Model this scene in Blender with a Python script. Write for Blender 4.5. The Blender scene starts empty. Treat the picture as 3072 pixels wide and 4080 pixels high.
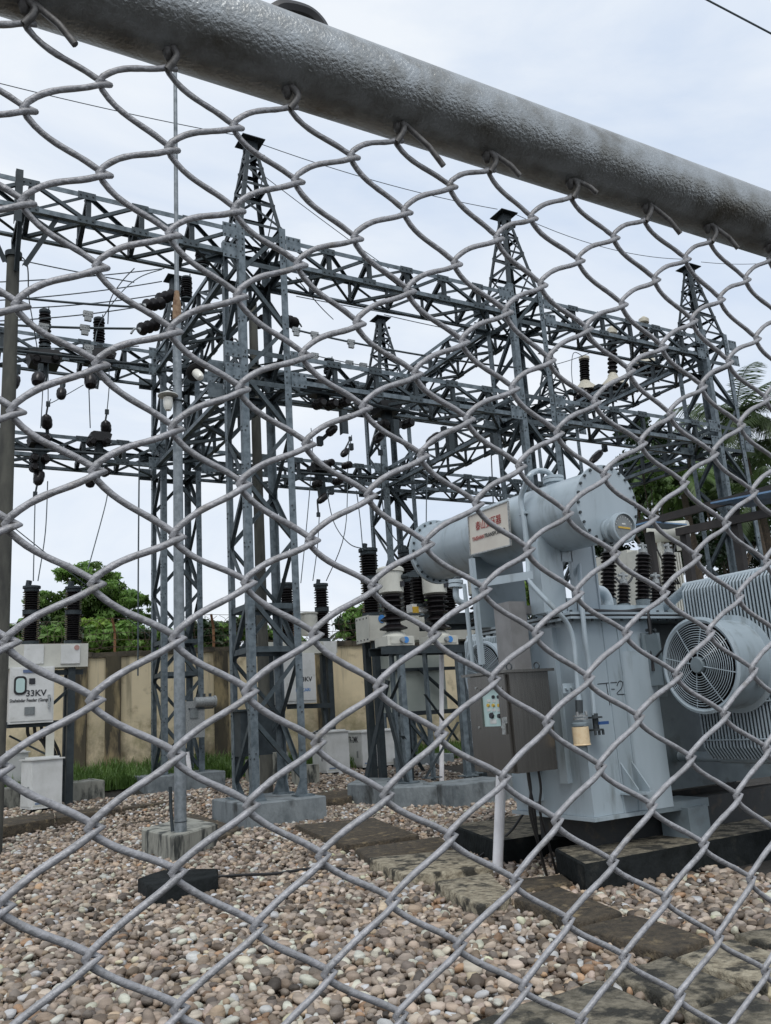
import bpy, math, random
import numpy as np
from mathutils import Vector, Matrix
rnd = random.Random(7); npr = np.random.default_rng(11)
SC = bpy.context.scene; COL = SC.collection
V = Vector; R = math.radians

# ---------------------------------------------------------------- camera
ROT = [[0.87038, 0.059789, 0.488737], [-0.48837, 0.231272, 0.841432], [-0.062723, -0.97105, 0.230494]]
FPX = 3400 / (3072 / 1666); CAMZ = 1.25
MR = Matrix(ROT)
def ray(x, y): return MR @ V((x - 833, y - 1106.3, FPX))
def AZ(x, y, z): r = ray(x, y); return r * ((z - CAMZ) / r.z) + V((0, 0, CAMZ))
def AY(x, y, Y): r = ray(x, y); return r * (Y / r.y) + V((0, 0, CAMZ))
def AX(x, y, X): r = ray(x, y); return r * (X / r.x) + V((0, 0, CAMZ))
G = -0.15
def gz(x, y):                                           # height of the yard
    t = min(1, max(0, (y - 13.2) / 3.0)); t2 = min(1, max(0, (y - 17.0) / 2.2))
    return G + 0.24 * t * t * (3 - 2 * t) + 0.28 * t2
def AG(x, y):
    z = G
    for _ in range(40): p = AZ(x, y, z); z += (gz(p.x, p.y) - z) * .5
    return AZ(x, y, z)
cd = bpy.data.cameras.new('camera'); cam = bpy.data.objects.new('camera', cd); COL.objects.link(cam)
cd.sensor_fit = 'VERTICAL'; cd.sensor_height = 24; cd.lens = 3400 / 4080 * 24; cd.clip_start = .05; cd.clip_end = 3000
cm = Matrix(((ROT[0][0], -ROT[0][1], -ROT[0][2], 0), (ROT[1][0], -ROT[1][1], -ROT[1][2], 0), (ROT[2][0], -ROT[2][1], -ROT[2][2], CAMZ), (0, 0, 0, 1)))
cam.matrix_world = cm; SC.camera = cam

# ---------------------------------------------------------------- materials
def mat(name, c, c2=None, scale=6., rough=.5, metal=0., bump=0., bscale=40., lo=.4, hi=.65, c3=None, s3=2., lo3=.55, hi3=.7, stretch=(1, 1, 1), spec=.5, coat=0., trans=0., detail=5):
    m = bpy.data.materials.new(name); m.use_nodes = True; nt = m.node_tree; N = nt.nodes; L = nt.links
    b = N['Principled BSDF']; b.inputs['Roughness'].default_value = rough; b.inputs['Metallic'].default_value = metal
    b.inputs['Specular IOR Level'].default_value = spec; b.inputs['Coat Weight'].default_value = coat
    b.inputs['Base Color'].default_value = (*c, 1)
    tc = N.new('ShaderNodeTexCoord'); mp = N.new('ShaderNodeMapping'); mp.inputs['Scale'].default_value = stretch
    L.new(tc.outputs['Object'], mp.inputs['Vector'])
    def layer(scale, lo, hi):
        n = N.new('ShaderNodeTexNoise'); n.inputs['Scale'].default_value = scale; n.inputs['Detail'].default_value = detail; n.inputs['Roughness'].default_value = .6
        L.new(mp.outputs[0], n.inputs['Vector'])
        r = N.new('ShaderNodeMapRange'); r.inputs['From Min'].default_value = lo; r.inputs['From Max'].default_value = hi
        L.new(n.outputs['Fac'], r.inputs['Value']); return r.outputs[0]
    out = None
    if c2:
        mx = N.new('ShaderNodeMix'); mx.data_type = 'RGBA'; mx.inputs['A'].default_value = (*c, 1); mx.inputs['B'].default_value = (*c2, 1)
        L.new(layer(scale, lo, hi), mx.inputs['Factor']); out = mx.outputs['Result']
    if c3:
        mx = N.new('ShaderNodeMix'); mx.data_type = 'RGBA'; mx.inputs['B'].default_value = (*c3, 1)
        if out: L.new(out, mx.inputs['A'])
        else: mx.inputs['A'].default_value = (*c, 1)
        L.new(layer(s3, lo3, hi3), mx.inputs['Factor']); out = mx.outputs['Result']
    if out: L.new(out, b.inputs['Base Color'])
    if bump:
        n = N.new('ShaderNodeTexNoise'); n.inputs['Scale'].default_value = bscale; n.inputs['Detail'].default_value = 4
        L.new(mp.outputs[0], n.inputs['Vector'])
        bm = N.new('ShaderNodeBump'); bm.inputs['Strength'].default_value = 1; bm.inputs['Distance'].default_value = bump
        L.new(n.outputs['Fac'], bm.inputs['Height']); L.new(bm.outputs[0], b.inputs['Normal'])
    if trans: b.inputs['Transmission Weight'].default_value = trans
    return m
GALV = mat('galvanised_steel', (.165, .20, .222), (.08, .105, .12), scale=9, rough=.5, metal=.35, bump=.002, bscale=60, c3=(.05, .06, .065), s3=3, lo3=.56, hi3=.75)
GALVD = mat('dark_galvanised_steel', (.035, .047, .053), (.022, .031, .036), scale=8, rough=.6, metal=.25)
GALVM = mat('shade_toned_steel_lacing', (.065, .085, .095), (.036, .05, .058), scale=9, rough=.55, metal=.3, c3=(.045, .055, .06), s3=3)  # galvanised steel darkened, with the underside shade of the lacing put into its colour
POLE = mat('lamp_pole_steel', (.25, .28, .30), (.16, .185, .20), scale=14, rough=.5, metal=.3, c3=(.10, .12, .13), s3=4, lo3=.55, hi3=.72)
RUST = mat('rusty_pole_joint', (.30, .20, .12), (.14, .075, .04), scale=12, rough=.8)
SPUN = mat('weathered_concrete_pole', (.09, .09, .075), (.04, .041, .037), scale=5, rough=.85, stretch=(1, 1, .3), c3=(.05, .05, .045), s3=2)
BOLT = mat('bolt_steel', (.055, .065, .07), rough=.6, metal=.4)
PORC = mat('brown_black_porcelain', (.009, .008, .009), (.016, .013, .013), scale=20, rough=.28, spec=.35)
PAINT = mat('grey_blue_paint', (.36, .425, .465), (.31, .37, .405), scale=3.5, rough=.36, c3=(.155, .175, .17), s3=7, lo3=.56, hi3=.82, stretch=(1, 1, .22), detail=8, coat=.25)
PAINTD = mat('shaded_dark_grey_paint', (.18, .22, .24), (.14, .175, .19), scale=4, rough=.45, c3=(.12, .14, .15), s3=6, lo3=.6, hi3=.8)  # darker grey of the fins; also the blue-grey paint's shaded side put into colour
CREAM = mat('cream_cabinet_paint', (.56, .56, .50), (.48, .48, .43), scale=3, rough=.45, c3=(.33, .32, .27), s3=7, lo3=.62, hi3=.85)
WHITE = mat('off_white_paint', (.66, .67, .66), (.56, .57, .55), scale=4, rough=.45, c3=(.36, .35, .31), s3=9, lo3=.63, hi3=.85)
PVC = mat('white_plastic_pipe', (.84, .83, .84), (.74, .72, .73), scale=6, rough=.4)
DUCT = mat('grey_duct_steel', (.25, .245, .24), (.19, .185, .18), scale=5, rough=.4, metal=.4)
STAIN = mat('stainless_steel', (.20, .19, .175), (.15, .142, .13), scale=3, rough=.27, metal=.85, stretch=(30, 30, 1))
BLKST = mat('shade_black_steel', (.022, .025, .027), (.014, .016, .018), scale=6, rough=.6, c3=(.05, .04, .03), s3=8)  # near-black colour carries the shade under the tank, plus random brown patches
PAINTX = mat('shade_dark_tank_paint', (.085, .11, .12), (.06, .08, .09), scale=4, rough=.55, c3=(.04, .05, .052), s3=5)  # tank paint darkened to hold the deep shade below the radiators
BLACK = mat('black_rubber', (.012, .012, .013), rough=.5)
CABLE = mat('aluminium_conductor', (.075, .095, .105), rough=.5, metal=.4)
CLAMP = mat('cast_clamp', (.38, .40, .40), (.2, .21, .21), scale=60, rough=.5, metal=.4)
WIRE = mat('fence_wire_paint', (.37, .37, .385), (.28, .28, .285), scale=110, rough=.5, metal=.3, bump=.0012, bscale=260, c3=(.17, .155, .13), s3=45, lo3=.6, hi3=.8)
RAIL = mat('fence_rail_paint', (.40, .42, .425), (.28, .285, .275), scale=40, rough=.38, metal=.8, bump=.0011, bscale=360, c3=(.11, .095, .065), s3=16, lo3=.5, hi3=.76)
CONC = mat('plinth_concrete', (.20, .225, .235), (.11, .13, .14), scale=5, rough=.85, bump=.01, bscale=25, c3=(.05, .055, .055), s3=3, lo3=.55, hi3=.7, stretch=(1, 1, .6))
CONCW = mat('weathered_warm_concrete', (.30, .30, .26), (.19, .19, .165), scale=6, rough=.9, bump=.01, bscale=25, c3=(.04, .045, .042), s3=6, lo3=.49, hi3=.62, stretch=(1, 1, .35))
CONCD = mat('wet_dark_concrete', (.02, .023, .024), (.010, .012, .012), scale=5, rough=.9, spec=.1, bump=.012, bscale=20, c3=(.05, .05, .045), s3=4, lo3=.6, hi3=.78)
SLAB = mat('mossy_slab', (.36, .32, .235), (.15, .125, .085), scale=16, rough=.92, bump=.02, bscale=45, c3=(.035, .032, .024), s3=7, lo3=.50, hi3=.60, detail=10)
SLABM = mat('stained_slab', (.22, .195, .145), (.085, .075, .052), scale=15, rough=.92, bump=.02, bscale=45, c3=(.025, .024, .018), s3=6, lo3=.47, hi3=.58, detail=10)
SLABD = mat('wet_brown_slab', (.075, .058, .037), (.028, .023, .016), scale=14, rough=.8, bump=.02, bscale=40, c3=(.20, .155, .09), s3=8, lo3=.56, hi3=.68, detail=10)
DIAL = mat('dial_face', (.16, .18, .18), (.12, .135, .14), scale=30, rough=.25, coat=.6)
YEL = mat('yellow_paint', (.55, .36, .05), rough=.4)
REDT = mat('red_lettering', (.33, .04, .035), rough=.5)
INK = mat('black_ink', (.02, .022, .028), rough=.6)
BLUE = mat('blue_paint', (.05, .22, .55), rough=.5)
SIGN = mat('sign_plate', (.62, .58, .50), (.55, .50, .43), scale=3, rough=.3, c3=(.30, .27, .22), s3=4, lo3=.62, hi3=.8)
GEL = mat('silica_gel', (.72, .58, .38), (.66, .50, .30), scale=40, rough=.55)
PANEL = mat('panel_face', (.45, .60, .58), rough=.4)
GLASSJ = mat('milky_lamp_glass', (.80, .79, .72), (.72, .70, .62), scale=8, rough=.25)
ENAMEL = mat('enamel_reflector', (.62, .63, .60), rough=.35)
SLATE = mat('roof_sheet_blue', (.17, .29, .45), (.12, .21, .34), scale=5, rough=.5)
BARK = mat('bark', (.11, .085, .06), (.06, .05, .04), scale=12, rough=.95)
def leafmat(name, c, c2, sub=.3):
    m = mat(name, c, c2, scale=2.2, rough=.5, lo=.35, hi=.65); nt = m.node_tree; b = nt.nodes['Principled BSDF']
    t = nt.nodes.new('ShaderNodeBsdfTranslucent'); mx = nt.nodes.new('ShaderNodeMixShader'); mx.inputs[0].default_value = sub
    src = b.inputs['Base Color'].links[0].from_socket
    nt.links.new(src, t.inputs['Color']); nt.links.new(b.outputs[0], mx.inputs[1]); nt.links.new(t.outputs[0], mx.inputs[2])
    nt.links.new(mx.outputs[0], nt.nodes['Material Output'].inputs['Surface']); return m
LEAF = leafmat('fresh_leaf', (.24, .40, .10), (.14, .27, .06), .45)
LEAFM = leafmat('mid_green_leaf', (.11, .19, .04), (.06, .11, .026), .4)
LEAFD = leafmat('dark_leaf', (.036, .072, .022), (.016, .038, .012), .22)
LEAFY = leafmat('yellowish_leaf', (.32, .46, .08), (.18, .31, .055), .45)
PALML = leafmat('palm_leaf', (.085, .13, .045), (.045, .075, .026), .4)
GRASSM = leafmat('grass_blade', (.14, .24, .05), (.08, .15, .035))

# ---------------------------------------------------------------- mesh builder
def frame(d):
    d = d.normalized(); a = V((0, 0, 1)) if abs(d.z) < .9 else V((1, 0, 0))
    u = a.cross(d).normalized(); return u, d.cross(u)
def root_matrix(o):
    while o.parent: o = o.parent
    return Matrix.Translation(o.location) @ o.rotation_euler.to_matrix().to_4x4()
class MB:
    def __init__(s): s.v = []; s.f = []; s.mi = []; s.cur = 0
    def add(s, vs, fs):
        k = len(s.v); s.v += [tuple(p) for p in vs]; s.f += [tuple(k + i for i in f) for f in fs]; s.mi += [s.cur] * len(fs); return s
    def box(s, c, d, rot=None):
        c = V(c); h = V(d) / 2; P = []
        for i in (-1, 1):
            for j in (-1, 1):
                for k in (-1, 1):
                    q = V((i * h.x, j * h.y, k * h.z)); P.append(c + (rot @ q if rot else q))
        return s.add(P, [(0, 1, 3, 2), (4, 6, 7, 5), (0, 4, 5, 1), (2, 3, 7, 6), (0, 2, 6, 4), (1, 5, 7, 3)])
    def bb(s, a, b): a = V(a); b = V(b); return s.box((a + b) / 2, [abs(x) for x in (b - a)])
    def prism(s, poly, p0, p1, u, v):
        p0 = V(p0); p1 = V(p1); n = len(poly)
        A = [p0 + u * a + v * b for a, b in poly]; B = [p1 + u * a + v * b for a, b in poly]
        return s.add(A + B, [tuple(range(n))[::-1], tuple(range(n, 2 * n))] + [(i, (i + 1) % n, n + (i + 1) % n, n + i) for i in range(n)])
    def bar(s, p0, p1, w, h, up=None):
        p0 = V(p0); p1 = V(p1); d = (p1 - p0).normalized()
        if up is None: u, v = frame(d)
        else:
            v = V(up) - d * d.dot(V(up)); v = v.normalized() if v.length > 1e-4 else frame(d)[1]; u = v.cross(d)
        return s.prism([(-w / 2, -h / 2), (w / 2, -h / 2), (w / 2, h / 2), (-w / 2, h / 2)], p0, p1, u, v)
    def ang(s, p0, p1, a, t, u, v):                       # L profile, corner at the line p0-p1, legs towards u and v
        u = V(u); v = V(v); d = (V(p1) - V(p0)).normalized()
        u = (u - d * d.dot(u)).normalized(); v = (v - d * d.dot(v)); v = (v - u * u.dot(v)).normalized()
        return s.prism([(0, 0), (a, 0), (a, t), (t, t), (t, a), (0, a)], p0, p1, u, v)
    def tube(s, path, r, n=8, caps=True):
        path = [V(p) for p in path]; m = len(path); rs = r if hasattr(r, '__len__') else [r] * m
        P = []; u = None
        for i, p in enumerate(path):
            d = (path[min(i + 1, m - 1)] - path[max(i - 1, 0)]).normalized()
            if u is None: u = frame(d)[0]
            u = u - d * d.dot(u); u = u.normalized() if u.length > 1e-6 else frame(d)[0]; v = d.cross(u)
            for k in range(n):
                a = 2 * math.pi * k / n; P.append(p + (u * math.cos(a) + v * math.sin(a)) * rs[i])
        F = [(i * n + k, i * n + (k + 1) % n, (i + 1) * n + (k + 1) % n, (i + 1) * n + k) for i in range(m - 1) for k in range(n)]
        if caps: F += [tuple(range(n))[::-1], tuple(range((m - 1) * n, m * n))]
        return s.add(P, F)
    def cyl(s, p0, p1, r, n=12, r2=None): return s.tube([p0, p1], [r, r if r2 is None else r2], n)
    def lathe(s, o, ax, prof, n=16, caps=True):                      # prof: (radius, distance along axis)
        o = V(o); ax = V(ax).normalized(); u, v = frame(ax); P = []
        for r, z in prof:
            for k in range(n):
                a = 2 * math.pi * k / n; P.append(o + ax * z + (u * math.cos(a) + v * math.sin(a)) * r)
        m = len(prof); F = [(i * n + k, i * n + (k + 1) % n, (i + 1) * n + (k + 1) % n, (i + 1) * n + k) for i in range(m - 1) for k in range(n)]
        if caps: F += [tuple(range(n))[::-1], tuple(range((m - 1) * n, m * n))]
        return s.add(P, F)
    def torus(s, c, ax, Rr, r, n=28, k=6):
        u, v = frame(V(ax)); c = V(c); pts = [c + (u * math.cos(2 * math.pi * i / n) + v * math.sin(2 * math.pi * i / n)) * Rr for i in range(n)]
        P = []; d0 = V(ax).normalized()
        for i, p in enumerate(pts):
            e = (p - c).normalized()
            for j in range(k):
                a = 2 * math.pi * j / k; P.append(p + (e * math.cos(a) + d0 * math.sin(a)) * r)
        return s.add(P, [(i * k + j, ((i + 1) % n) * k + j, ((i + 1) % n) * k + (j + 1) % k, i * k + (j + 1) % k) for i in range(n) for j in range(k)])
    def plate(s, pts, nrm, t):
        nrm = V(nrm).normalized() * t; n = len(pts); A = [V(p) for p in pts]; B = [p + nrm for p in A]
        return s.add(A + B, [tuple(range(n))[::-1], tuple(range(n, 2 * n))] + [(i, (i + 1) % n, n + (i + 1) % n, n + i) for i in range(n)])
    def bolt(s, p, nrm, r=.014, h=.014):
        nrm = V(nrm).normalized(); return s.cyl(V(p) - nrm * .002, V(p) + nrm * h, r, 6)
    def sheds(s, p0, p1, rc, rs, n, seg=16):              # porcelain body with n sheds
        p0 = V(p0); p1 = V(p1); L = (p1 - p0).length; st = L / n; pr = [(rc, 0)]
        for i in range(n):
            z = st * i; rr = rs * (1 if i % 2 == 0 else .93)
            pr += [(rc, z + st * .1), (rr, z + st * .28), (rr, z + st * .4), (rc * 1.08, z + st * .8)]
        pr.append((rc, L)); return s.lathe(p0, p1 - p0, pr, seg)
    def build(s, name, m, parent=None, smooth=True, ang=35):
        me = bpy.data.meshes.new(name); v = s.v
        if parent is not None:
            Mi = root_matrix(parent).inverted(); v = [Mi @ V(p) for p in v]
        me.from_pydata([tuple(p) for p in v], [], s.f); ms = m if isinstance(m, (list, tuple)) else [m]
        for k in ms: me.materials.append(k)
        if len(ms) > 1: me.polygons.foreach_set('material_index', s.mi)
        import bmesh
        bm = bmesh.new(); bm.from_mesh(me); bmesh.ops.recalc_face_normals(bm, faces=bm.faces[:]); bm.to_mesh(me); bm.free()
        if smooth: me.polygons.foreach_set('use_smooth', [True] * len(me.polygons)); me.set_sharp_from_angle(angle=R(ang))
        o = bpy.data.objects.new(name, me); COL.objects.link(o); o.parent = parent; return o
def thing(name, label, cat, loc=(0, 0, 0), rz=0, group=None):
    o = bpy.data.objects.new(name, None); COL.objects.link(o); o.location = loc; o.rotation_euler = (0, 0, rz)
    o.empty_display_size = .1; return tag(o, label, cat, group)
def tag(o, label, cat, group=None):
    o['label'] = label; o['category'] = cat
    if group: o['group'] = group
    return o
def kind(o, k): o['kind'] = k; return o
def dup(o, loc=None, label=None, parent=None, rz=None):
    c = o.copy(); COL.objects.link(c)
    if parent is not None: c.parent = parent
    if loc is not None: c.location = loc
    if rz is not None: c.rotation_euler = (0, 0, rz)
    if label: c['label'] = label
    for ch in list(o.children): dup(ch, parent=c)
    return c
def text(name, body, size, loc, xd, yd, m, parent, ext=.0012, align='CENTER', sx=1., bold=.018):
    cu = bpy.data.curves.new(name, 'FONT'); cu.body = body; cu.size = size; cu.extrude = ext; cu.align_x = align; cu.offset = size * bold; cu.align_y = 'CENTER'
    t = bpy.data.objects.new(name, cu); COL.objects.link(t); dg = bpy.context.evaluated_depsgraph_get()
    me = bpy.data.meshes.new_from_object(t.evaluated_get(dg)); bpy.data.objects.remove(t); bpy.data.curves.remove(cu)
    me.name = name; xd = V(xd).normalized(); yd = V(yd); yd = (yd - xd * xd.dot(yd)).normalized(); zd = xd.cross(yd)
    W = Matrix(((xd.x * sx, yd.x, zd.x, loc[0]), (xd.y * sx, yd.y, zd.y, loc[1]), (xd.z * sx, yd.z, zd.z, loc[2]), (0, 0, 0, 1)))
    me.transform(root_matrix(parent).inverted() @ W); me.materials.clear(); me.materials.append(m)
    o = bpy.data.objects.new(name, me); COL.objects.link(o); o.parent = parent; return o
def rawmesh(name, verts, faces4, m, smooth=False):
    """numpy quads / tris -> object"""
    me = bpy.data.meshes.new(name); n = len(verts); k = faces4.shape[1]; f = len(faces4)
    me.vertices.add(n); me.vertices.foreach_set('co', np.asarray(verts, np.float32).ravel())
    me.loops.add(f * k); me.loops.foreach_set('vertex_index', faces4.astype(np.int32).ravel())
    me.polygons.add(f); me.polygons.foreach_set('loop_start', np.arange(0, f * k, k, dtype=np.int32))
    if smooth: me.polygons.foreach_set('use_smooth', np.ones(f, bool))
    me.materials.append(m); me.update(); me.validate()
    o = bpy.data.objects.new(name, me); COL.objects.link(o); return o
def sag(p0, p1, d, n=14):
    p0 = V(p0); p1 = V(p1); return [p0.lerp(p1, i / n) - V((0, 0, d * 4 * (i / n) * (1 - i / n))) for i in range(n + 1)]
def smoothpath(pts, n=6):
    pts = [V(p) for p in pts]; out = []
    for i in range(len(pts) - 1):
        p0 = pts[max(i - 1, 0)]; p1 = pts[i]; p2 = pts[i + 1]; p3 = pts[min(i + 2, len(pts) - 1)]
        for k in range(n):
            t = k / n; out.append(.5 * ((2 * p1) + (p2 - p0) * t + (2 * p0 - 5 * p1 + 4 * p2 - p3) * t * t + (3 * p1 - p0 - 3 * p2 + p3) * t ** 3))
    return out + [pts[-1]]

# ---------------------------------------------------------------- light and sky
w = bpy.data.worlds.new('World'); SC.world = w; w.use_nodes = True; nt = w.node_tree; N = nt.nodes; L = nt.links
bg = N['Background']; sky = N.new('ShaderNodeTexSky'); sky.sky_type = 'NISHITA'; sky.sun_disc = False
SUN_EL = R(55); SUN_AZ = R(205)                        # azimuth clockwise from +Y: light from behind and left of the camera
sky.sun_elevation = SUN_EL; sky.sun_rotation = SUN_AZ; sky.dust_density = 4; sky.air_density = 1.0
tc = N.new('ShaderNodeTexCoord'); mp = N.new('ShaderNodeMapping'); mp.inputs['Scale'].default_value = (1, 1, 2.6)
L.new(tc.outputs['Generated'], mp.inputs['Vector'])
n1 = N.new('ShaderNodeTexNoise'); n1.inputs['Scale'].default_value = 2.1; n1.inputs['Detail'].default_value = 7; n1.inputs['Roughness'].default_value = .55; n1.inputs['Distortion'].default_value = .6
L.new(mp.outputs[0], n1.inputs['Vector'])
rp = N.new('ShaderNodeValToRGB'); e = rp.color_ramp.elements
e[0].position = .30; e[0].color = (6.9, 8.0, 9.7, 1); e[1].position = .62; e[1].color = (9.6, 10.1, 10.7, 1)
L.new(n1.outputs['Fac'], rp.inputs['Fac'])
mx = N.new('ShaderNodeMix'); mx.data_type = 'RGBA'; mx.inputs['Factor'].default_value = .9
L.new(sky.outputs[0], mx.inputs['A']); L.new(rp.outputs['Color'], mx.inputs['B']); L.new(mx.outputs['Result'], bg.inputs['Color'])
bg.inputs['Strength'].default_value = .1
sd = bpy.data.lights.new('sun', 'SUN'); so = bpy.data.objects.new('sun', sd); COL.objects.link(so)
sd.energy = 1.5; sd.angle = R(24); sd.color = (1, .985, .96)
sdir = V((math.sin(SUN_AZ) * math.cos(SUN_EL), math.cos(SUN_AZ) * math.cos(SUN_EL), math.sin(SUN_EL)))
so.rotation_euler = sdir.to_track_quat('Z', 'Y').to_euler()
vs = SC.view_settings; vs.view_transform = 'Standard'; vs.look = 'None'; vs.exposure = 0; vs.gamma = 1

# ---------------------------------------------------------------- ground
gm = mat('yard_soil', (.03, .026, .021), (.018, .016, .013), scale=4, rough=.95, bump=.02, bscale=14, c3=(.035, .033, .03), s3=1.5)
xs = np.concatenate([np.linspace(-1500, -40, 10), np.linspace(-30, 45, 76), np.linspace(60, 1500, 10)])
ys = np.concatenate([np.linspace(-600, -12, 8), np.linspace(-8, 34, 85), np.linspace(45, 2500, 12)])
vv = np.array([(x, y, gz(x, y) - .035) for y in ys for x in xs]); nx = len(xs)
ff = np.array([(j * nx + i, j * nx + i + 1, (j + 1) * nx + i + 1, (j + 1) * nx + i) for j in range(len(ys) - 1) for i in range(nx - 1)])
kind(rawmesh('ground', vv, ff, gm, True), 'structure')

# pebbles: one countless bed of river stones
def ico(sub):
    import bmesh
    bm = bmesh.new(); bmesh.ops.create_icosphere(bm, subdivisions=sub, radius=1); bm.verts.ensure_lookup_table()
    v = np.array([q.co[:] for q in bm.verts]); f = np.array([[x.index for x in p.verts] for p in bm.faces]); bm.free(); return v, f
pal = np.array([(.44, .39, .34), (.56, .50, .45), (.29, .24, .19), (.19, .155, .125), (.40, .34, .29), (.29, .265, .245), (.45, .37, .28), (.10, .085, .072), (.28, .19, .125), (.62, .56, .50), (.42, .36, .33), (.21, .185, .17)])
pp = np.array([.17, .13, .11, .08, .13, .1, .06, .06, .04, .04, .05, .03])
def inview(x, y):
    d = MR.transposed() @ V((x, y, G - CAMZ))
    return d.z > 1 and abs(d.x / d.z * FPX) < 1200 and d.y / d.z * FPX < 1450
def stones(cells, size, sub, seed):
    g = np.random.default_rng(seed); bv, bf = ico(sub); n = len(cells)
    a = size * np.exp(g.normal(0, .24, n)); ax = np.stack([a * g.uniform(1.0, 1.45, n), a * g.uniform(.78, 1.0, n), a * g.uniform(.55, .85, n)], 1)
    yaw = g.uniform(0, 6.283, n); tx = g.normal(0, .3, n); ty = g.normal(0, .3, n)
    lump = np.ones((n, len(bv)))
    for _ in range(3):
        k = g.normal(0, 1, (n, 3)) * 1.6; ph = g.uniform(0, 6.28, (n, 1)); lump += .10 * np.sin(k @ bv.T * 1.3 + ph)
    P = bv[None] * ax[:, None] * lump[..., None]
    c, s = np.cos(tx)[:, None], np.sin(tx)[:, None]; P = np.stack([P[..., 0], P[..., 1] * c - P[..., 2] * s, P[..., 1] * s + P[..., 2] * c], -1)
    c, s = np.cos(ty)[:, None], np.sin(ty)[:, None]; P = np.stack([P[..., 0] * c + P[..., 2] * s, P[..., 1], -P[..., 0] * s + P[..., 2] * c], -1)
    c, s = np.cos(yaw)[:, None], np.sin(yaw)[:, None]; P = np.stack([P[..., 0] * c - P[..., 1] * s, P[..., 0] * s + P[..., 1] * c, P[..., 2]], -1)
    z = np.array([gz(x, y) for x, y in cells]) - .016 + g.uniform(-.042, .03, n)
    P += np.stack([cells[:, 0], cells[:, 1], z], 1)[:, None]
    F = (bf[None] + (np.arange(n) * len(bv))[:, None, None]).reshape(-1, 3)
    colr = pal[g.choice(len(pal), n, p=pp / pp.sum())] * np.exp(g.normal(-.12, .40, (n, 1)))
    colr = np.minimum(colr * np.array([.92, .85, .77]), .50)
    return P.reshape(-1, 3), F, np.repeat(colr, len(bv), 0)
def field(x0, x1, y0, y1, st, keep):
    out = []; g = np.random.default_rng(int(y0 * 100) + 3)
    for layer in range(2):
        y = y0
        while y < y1:
            x = x0 + g.uniform(0, st)
            while x < x1:
                px, py = x + g.uniform(-.42, .42) * st, y + g.uniform(-.42, .42) * st
                if inview(px, py) and keep(px, py): out.append((px, py))
                x += st
            y += st
    return np.array(out)
def trench(p, q, x, y, w): # distance to a segment
    d = V((q[0] - p[0], q[1] - p[1])); t = max(0, min(1, ((x - p[0]) * d.x + (y - p[1]) * d.y) / d.length_squared)); return math.hypot(x - p[0] - d.x * t, y - p[1] - d.y * t) < w
near = field(-1, 6, 2.6, 8.2, .051, lambda x, y: True); far = field(-1, 10, 8.2, 16.6, .058, lambda x, y: True); back = field(4, 12, 16.6, 18.6, .09, lambda x, y: x > 5.4)
parts = [stones(near, .0265, 2, 1), stones(far, .030, 1, 2), stones(back, .04, 1, 3)]
off = 0; VV = []; FF = []; CC = []
for p, f, c in parts: VV.append(p); FF.append(f + off); CC.append(c); off += len(p)
pm = mat('river_pebble', (.4, .35, .3), rough=.62, bump=.004, bscale=70); nt = pm.node_tree
at = nt.nodes.new('ShaderNodeAttribute'); at.attribute_name = 'tone'
ns = nt.nodes.new('ShaderNodeTexNoise'); ns.inputs['Scale'].default_value = 32; ns.inputs['Detail'].default_value = 6
mr = nt.nodes.new('ShaderNodeMapRange'); mr.inputs['From Min'].default_value = .3; mr.inputs['From Max'].default_value = .7; mr.inputs['To Min'].default_value = .62; mr.inputs['To Max'].default_value = 1.25
vm = nt.nodes.new('ShaderNodeVectorMath'); vm.operation = 'SCALE'
nt.links.new(ns.outputs['Fac'], mr.inputs['Value']); nt.links.new(at.outputs['Color'], vm.inputs[0]); nt.links.new(mr.outputs[0], vm.inputs['Scale'])
nt.links.new(vm.outputs[0], nt.nodes['Principled BSDF'].inputs['Base Color'])
pb = rawmesh('pebbles', np.concatenate(VV), np.concatenate(FF), pm, True)
ca = pb.data.color_attributes.new('tone', 'FLOAT_COLOR', 'POINT'); cc = np.concatenate(CC); ca.data.foreach_set('color', np.c_[cc, np.ones(len(cc))].astype(np.float32).ravel())
kind(pb, 'stuff'); tag(pb, 'pale river pebbles covering the substation yard', 'pebbles')

# ---------------------------------------------------------------- concrete slabs over the cable trench
def quad_prism(name, px, top, thick, m, label, cat='slab', group=None, jit=.0, sub=3):
    P = [AZ(x, y, top) for x, y in px]; n = len(px) * sub; ring = []
    for i in range(len(P)):
        a, b = P[i], P[(i + 1) % len(P)]
        for k in range(sub): q = a.lerp(b, k / sub); ring.append(q + V((rnd.uniform(-jit, jit), rnd.uniform(-jit, jit), rnd.uniform(-jit, jit) * .4)))
    mb = MB(); n = len(ring); c = sum(ring, V()) / n; ins = [q + (c - q).normalized() * .012 for q in ring]; low = [q - V((0, 0, .012)) for q in ring]; bot = [q - V((0, 0, thick)) for q in ring]
    mb.add(ins + low + bot, [tuple(range(n))] + [(i, (i + 1) % n, n + (i + 1) % n, n + i) for i in range(n)] + [(n + i, n + (i + 1) % n, 2 * n + (i + 1) % n, 2 * n + i) for i in range(n)] + [tuple(range(2 * n, 3 * n))[::-1]])
    o = mb.build(name, m, None, ang=50); return tag(o, label, cat, group)
SG = 'concrete slabs covering the cable trench'
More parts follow.
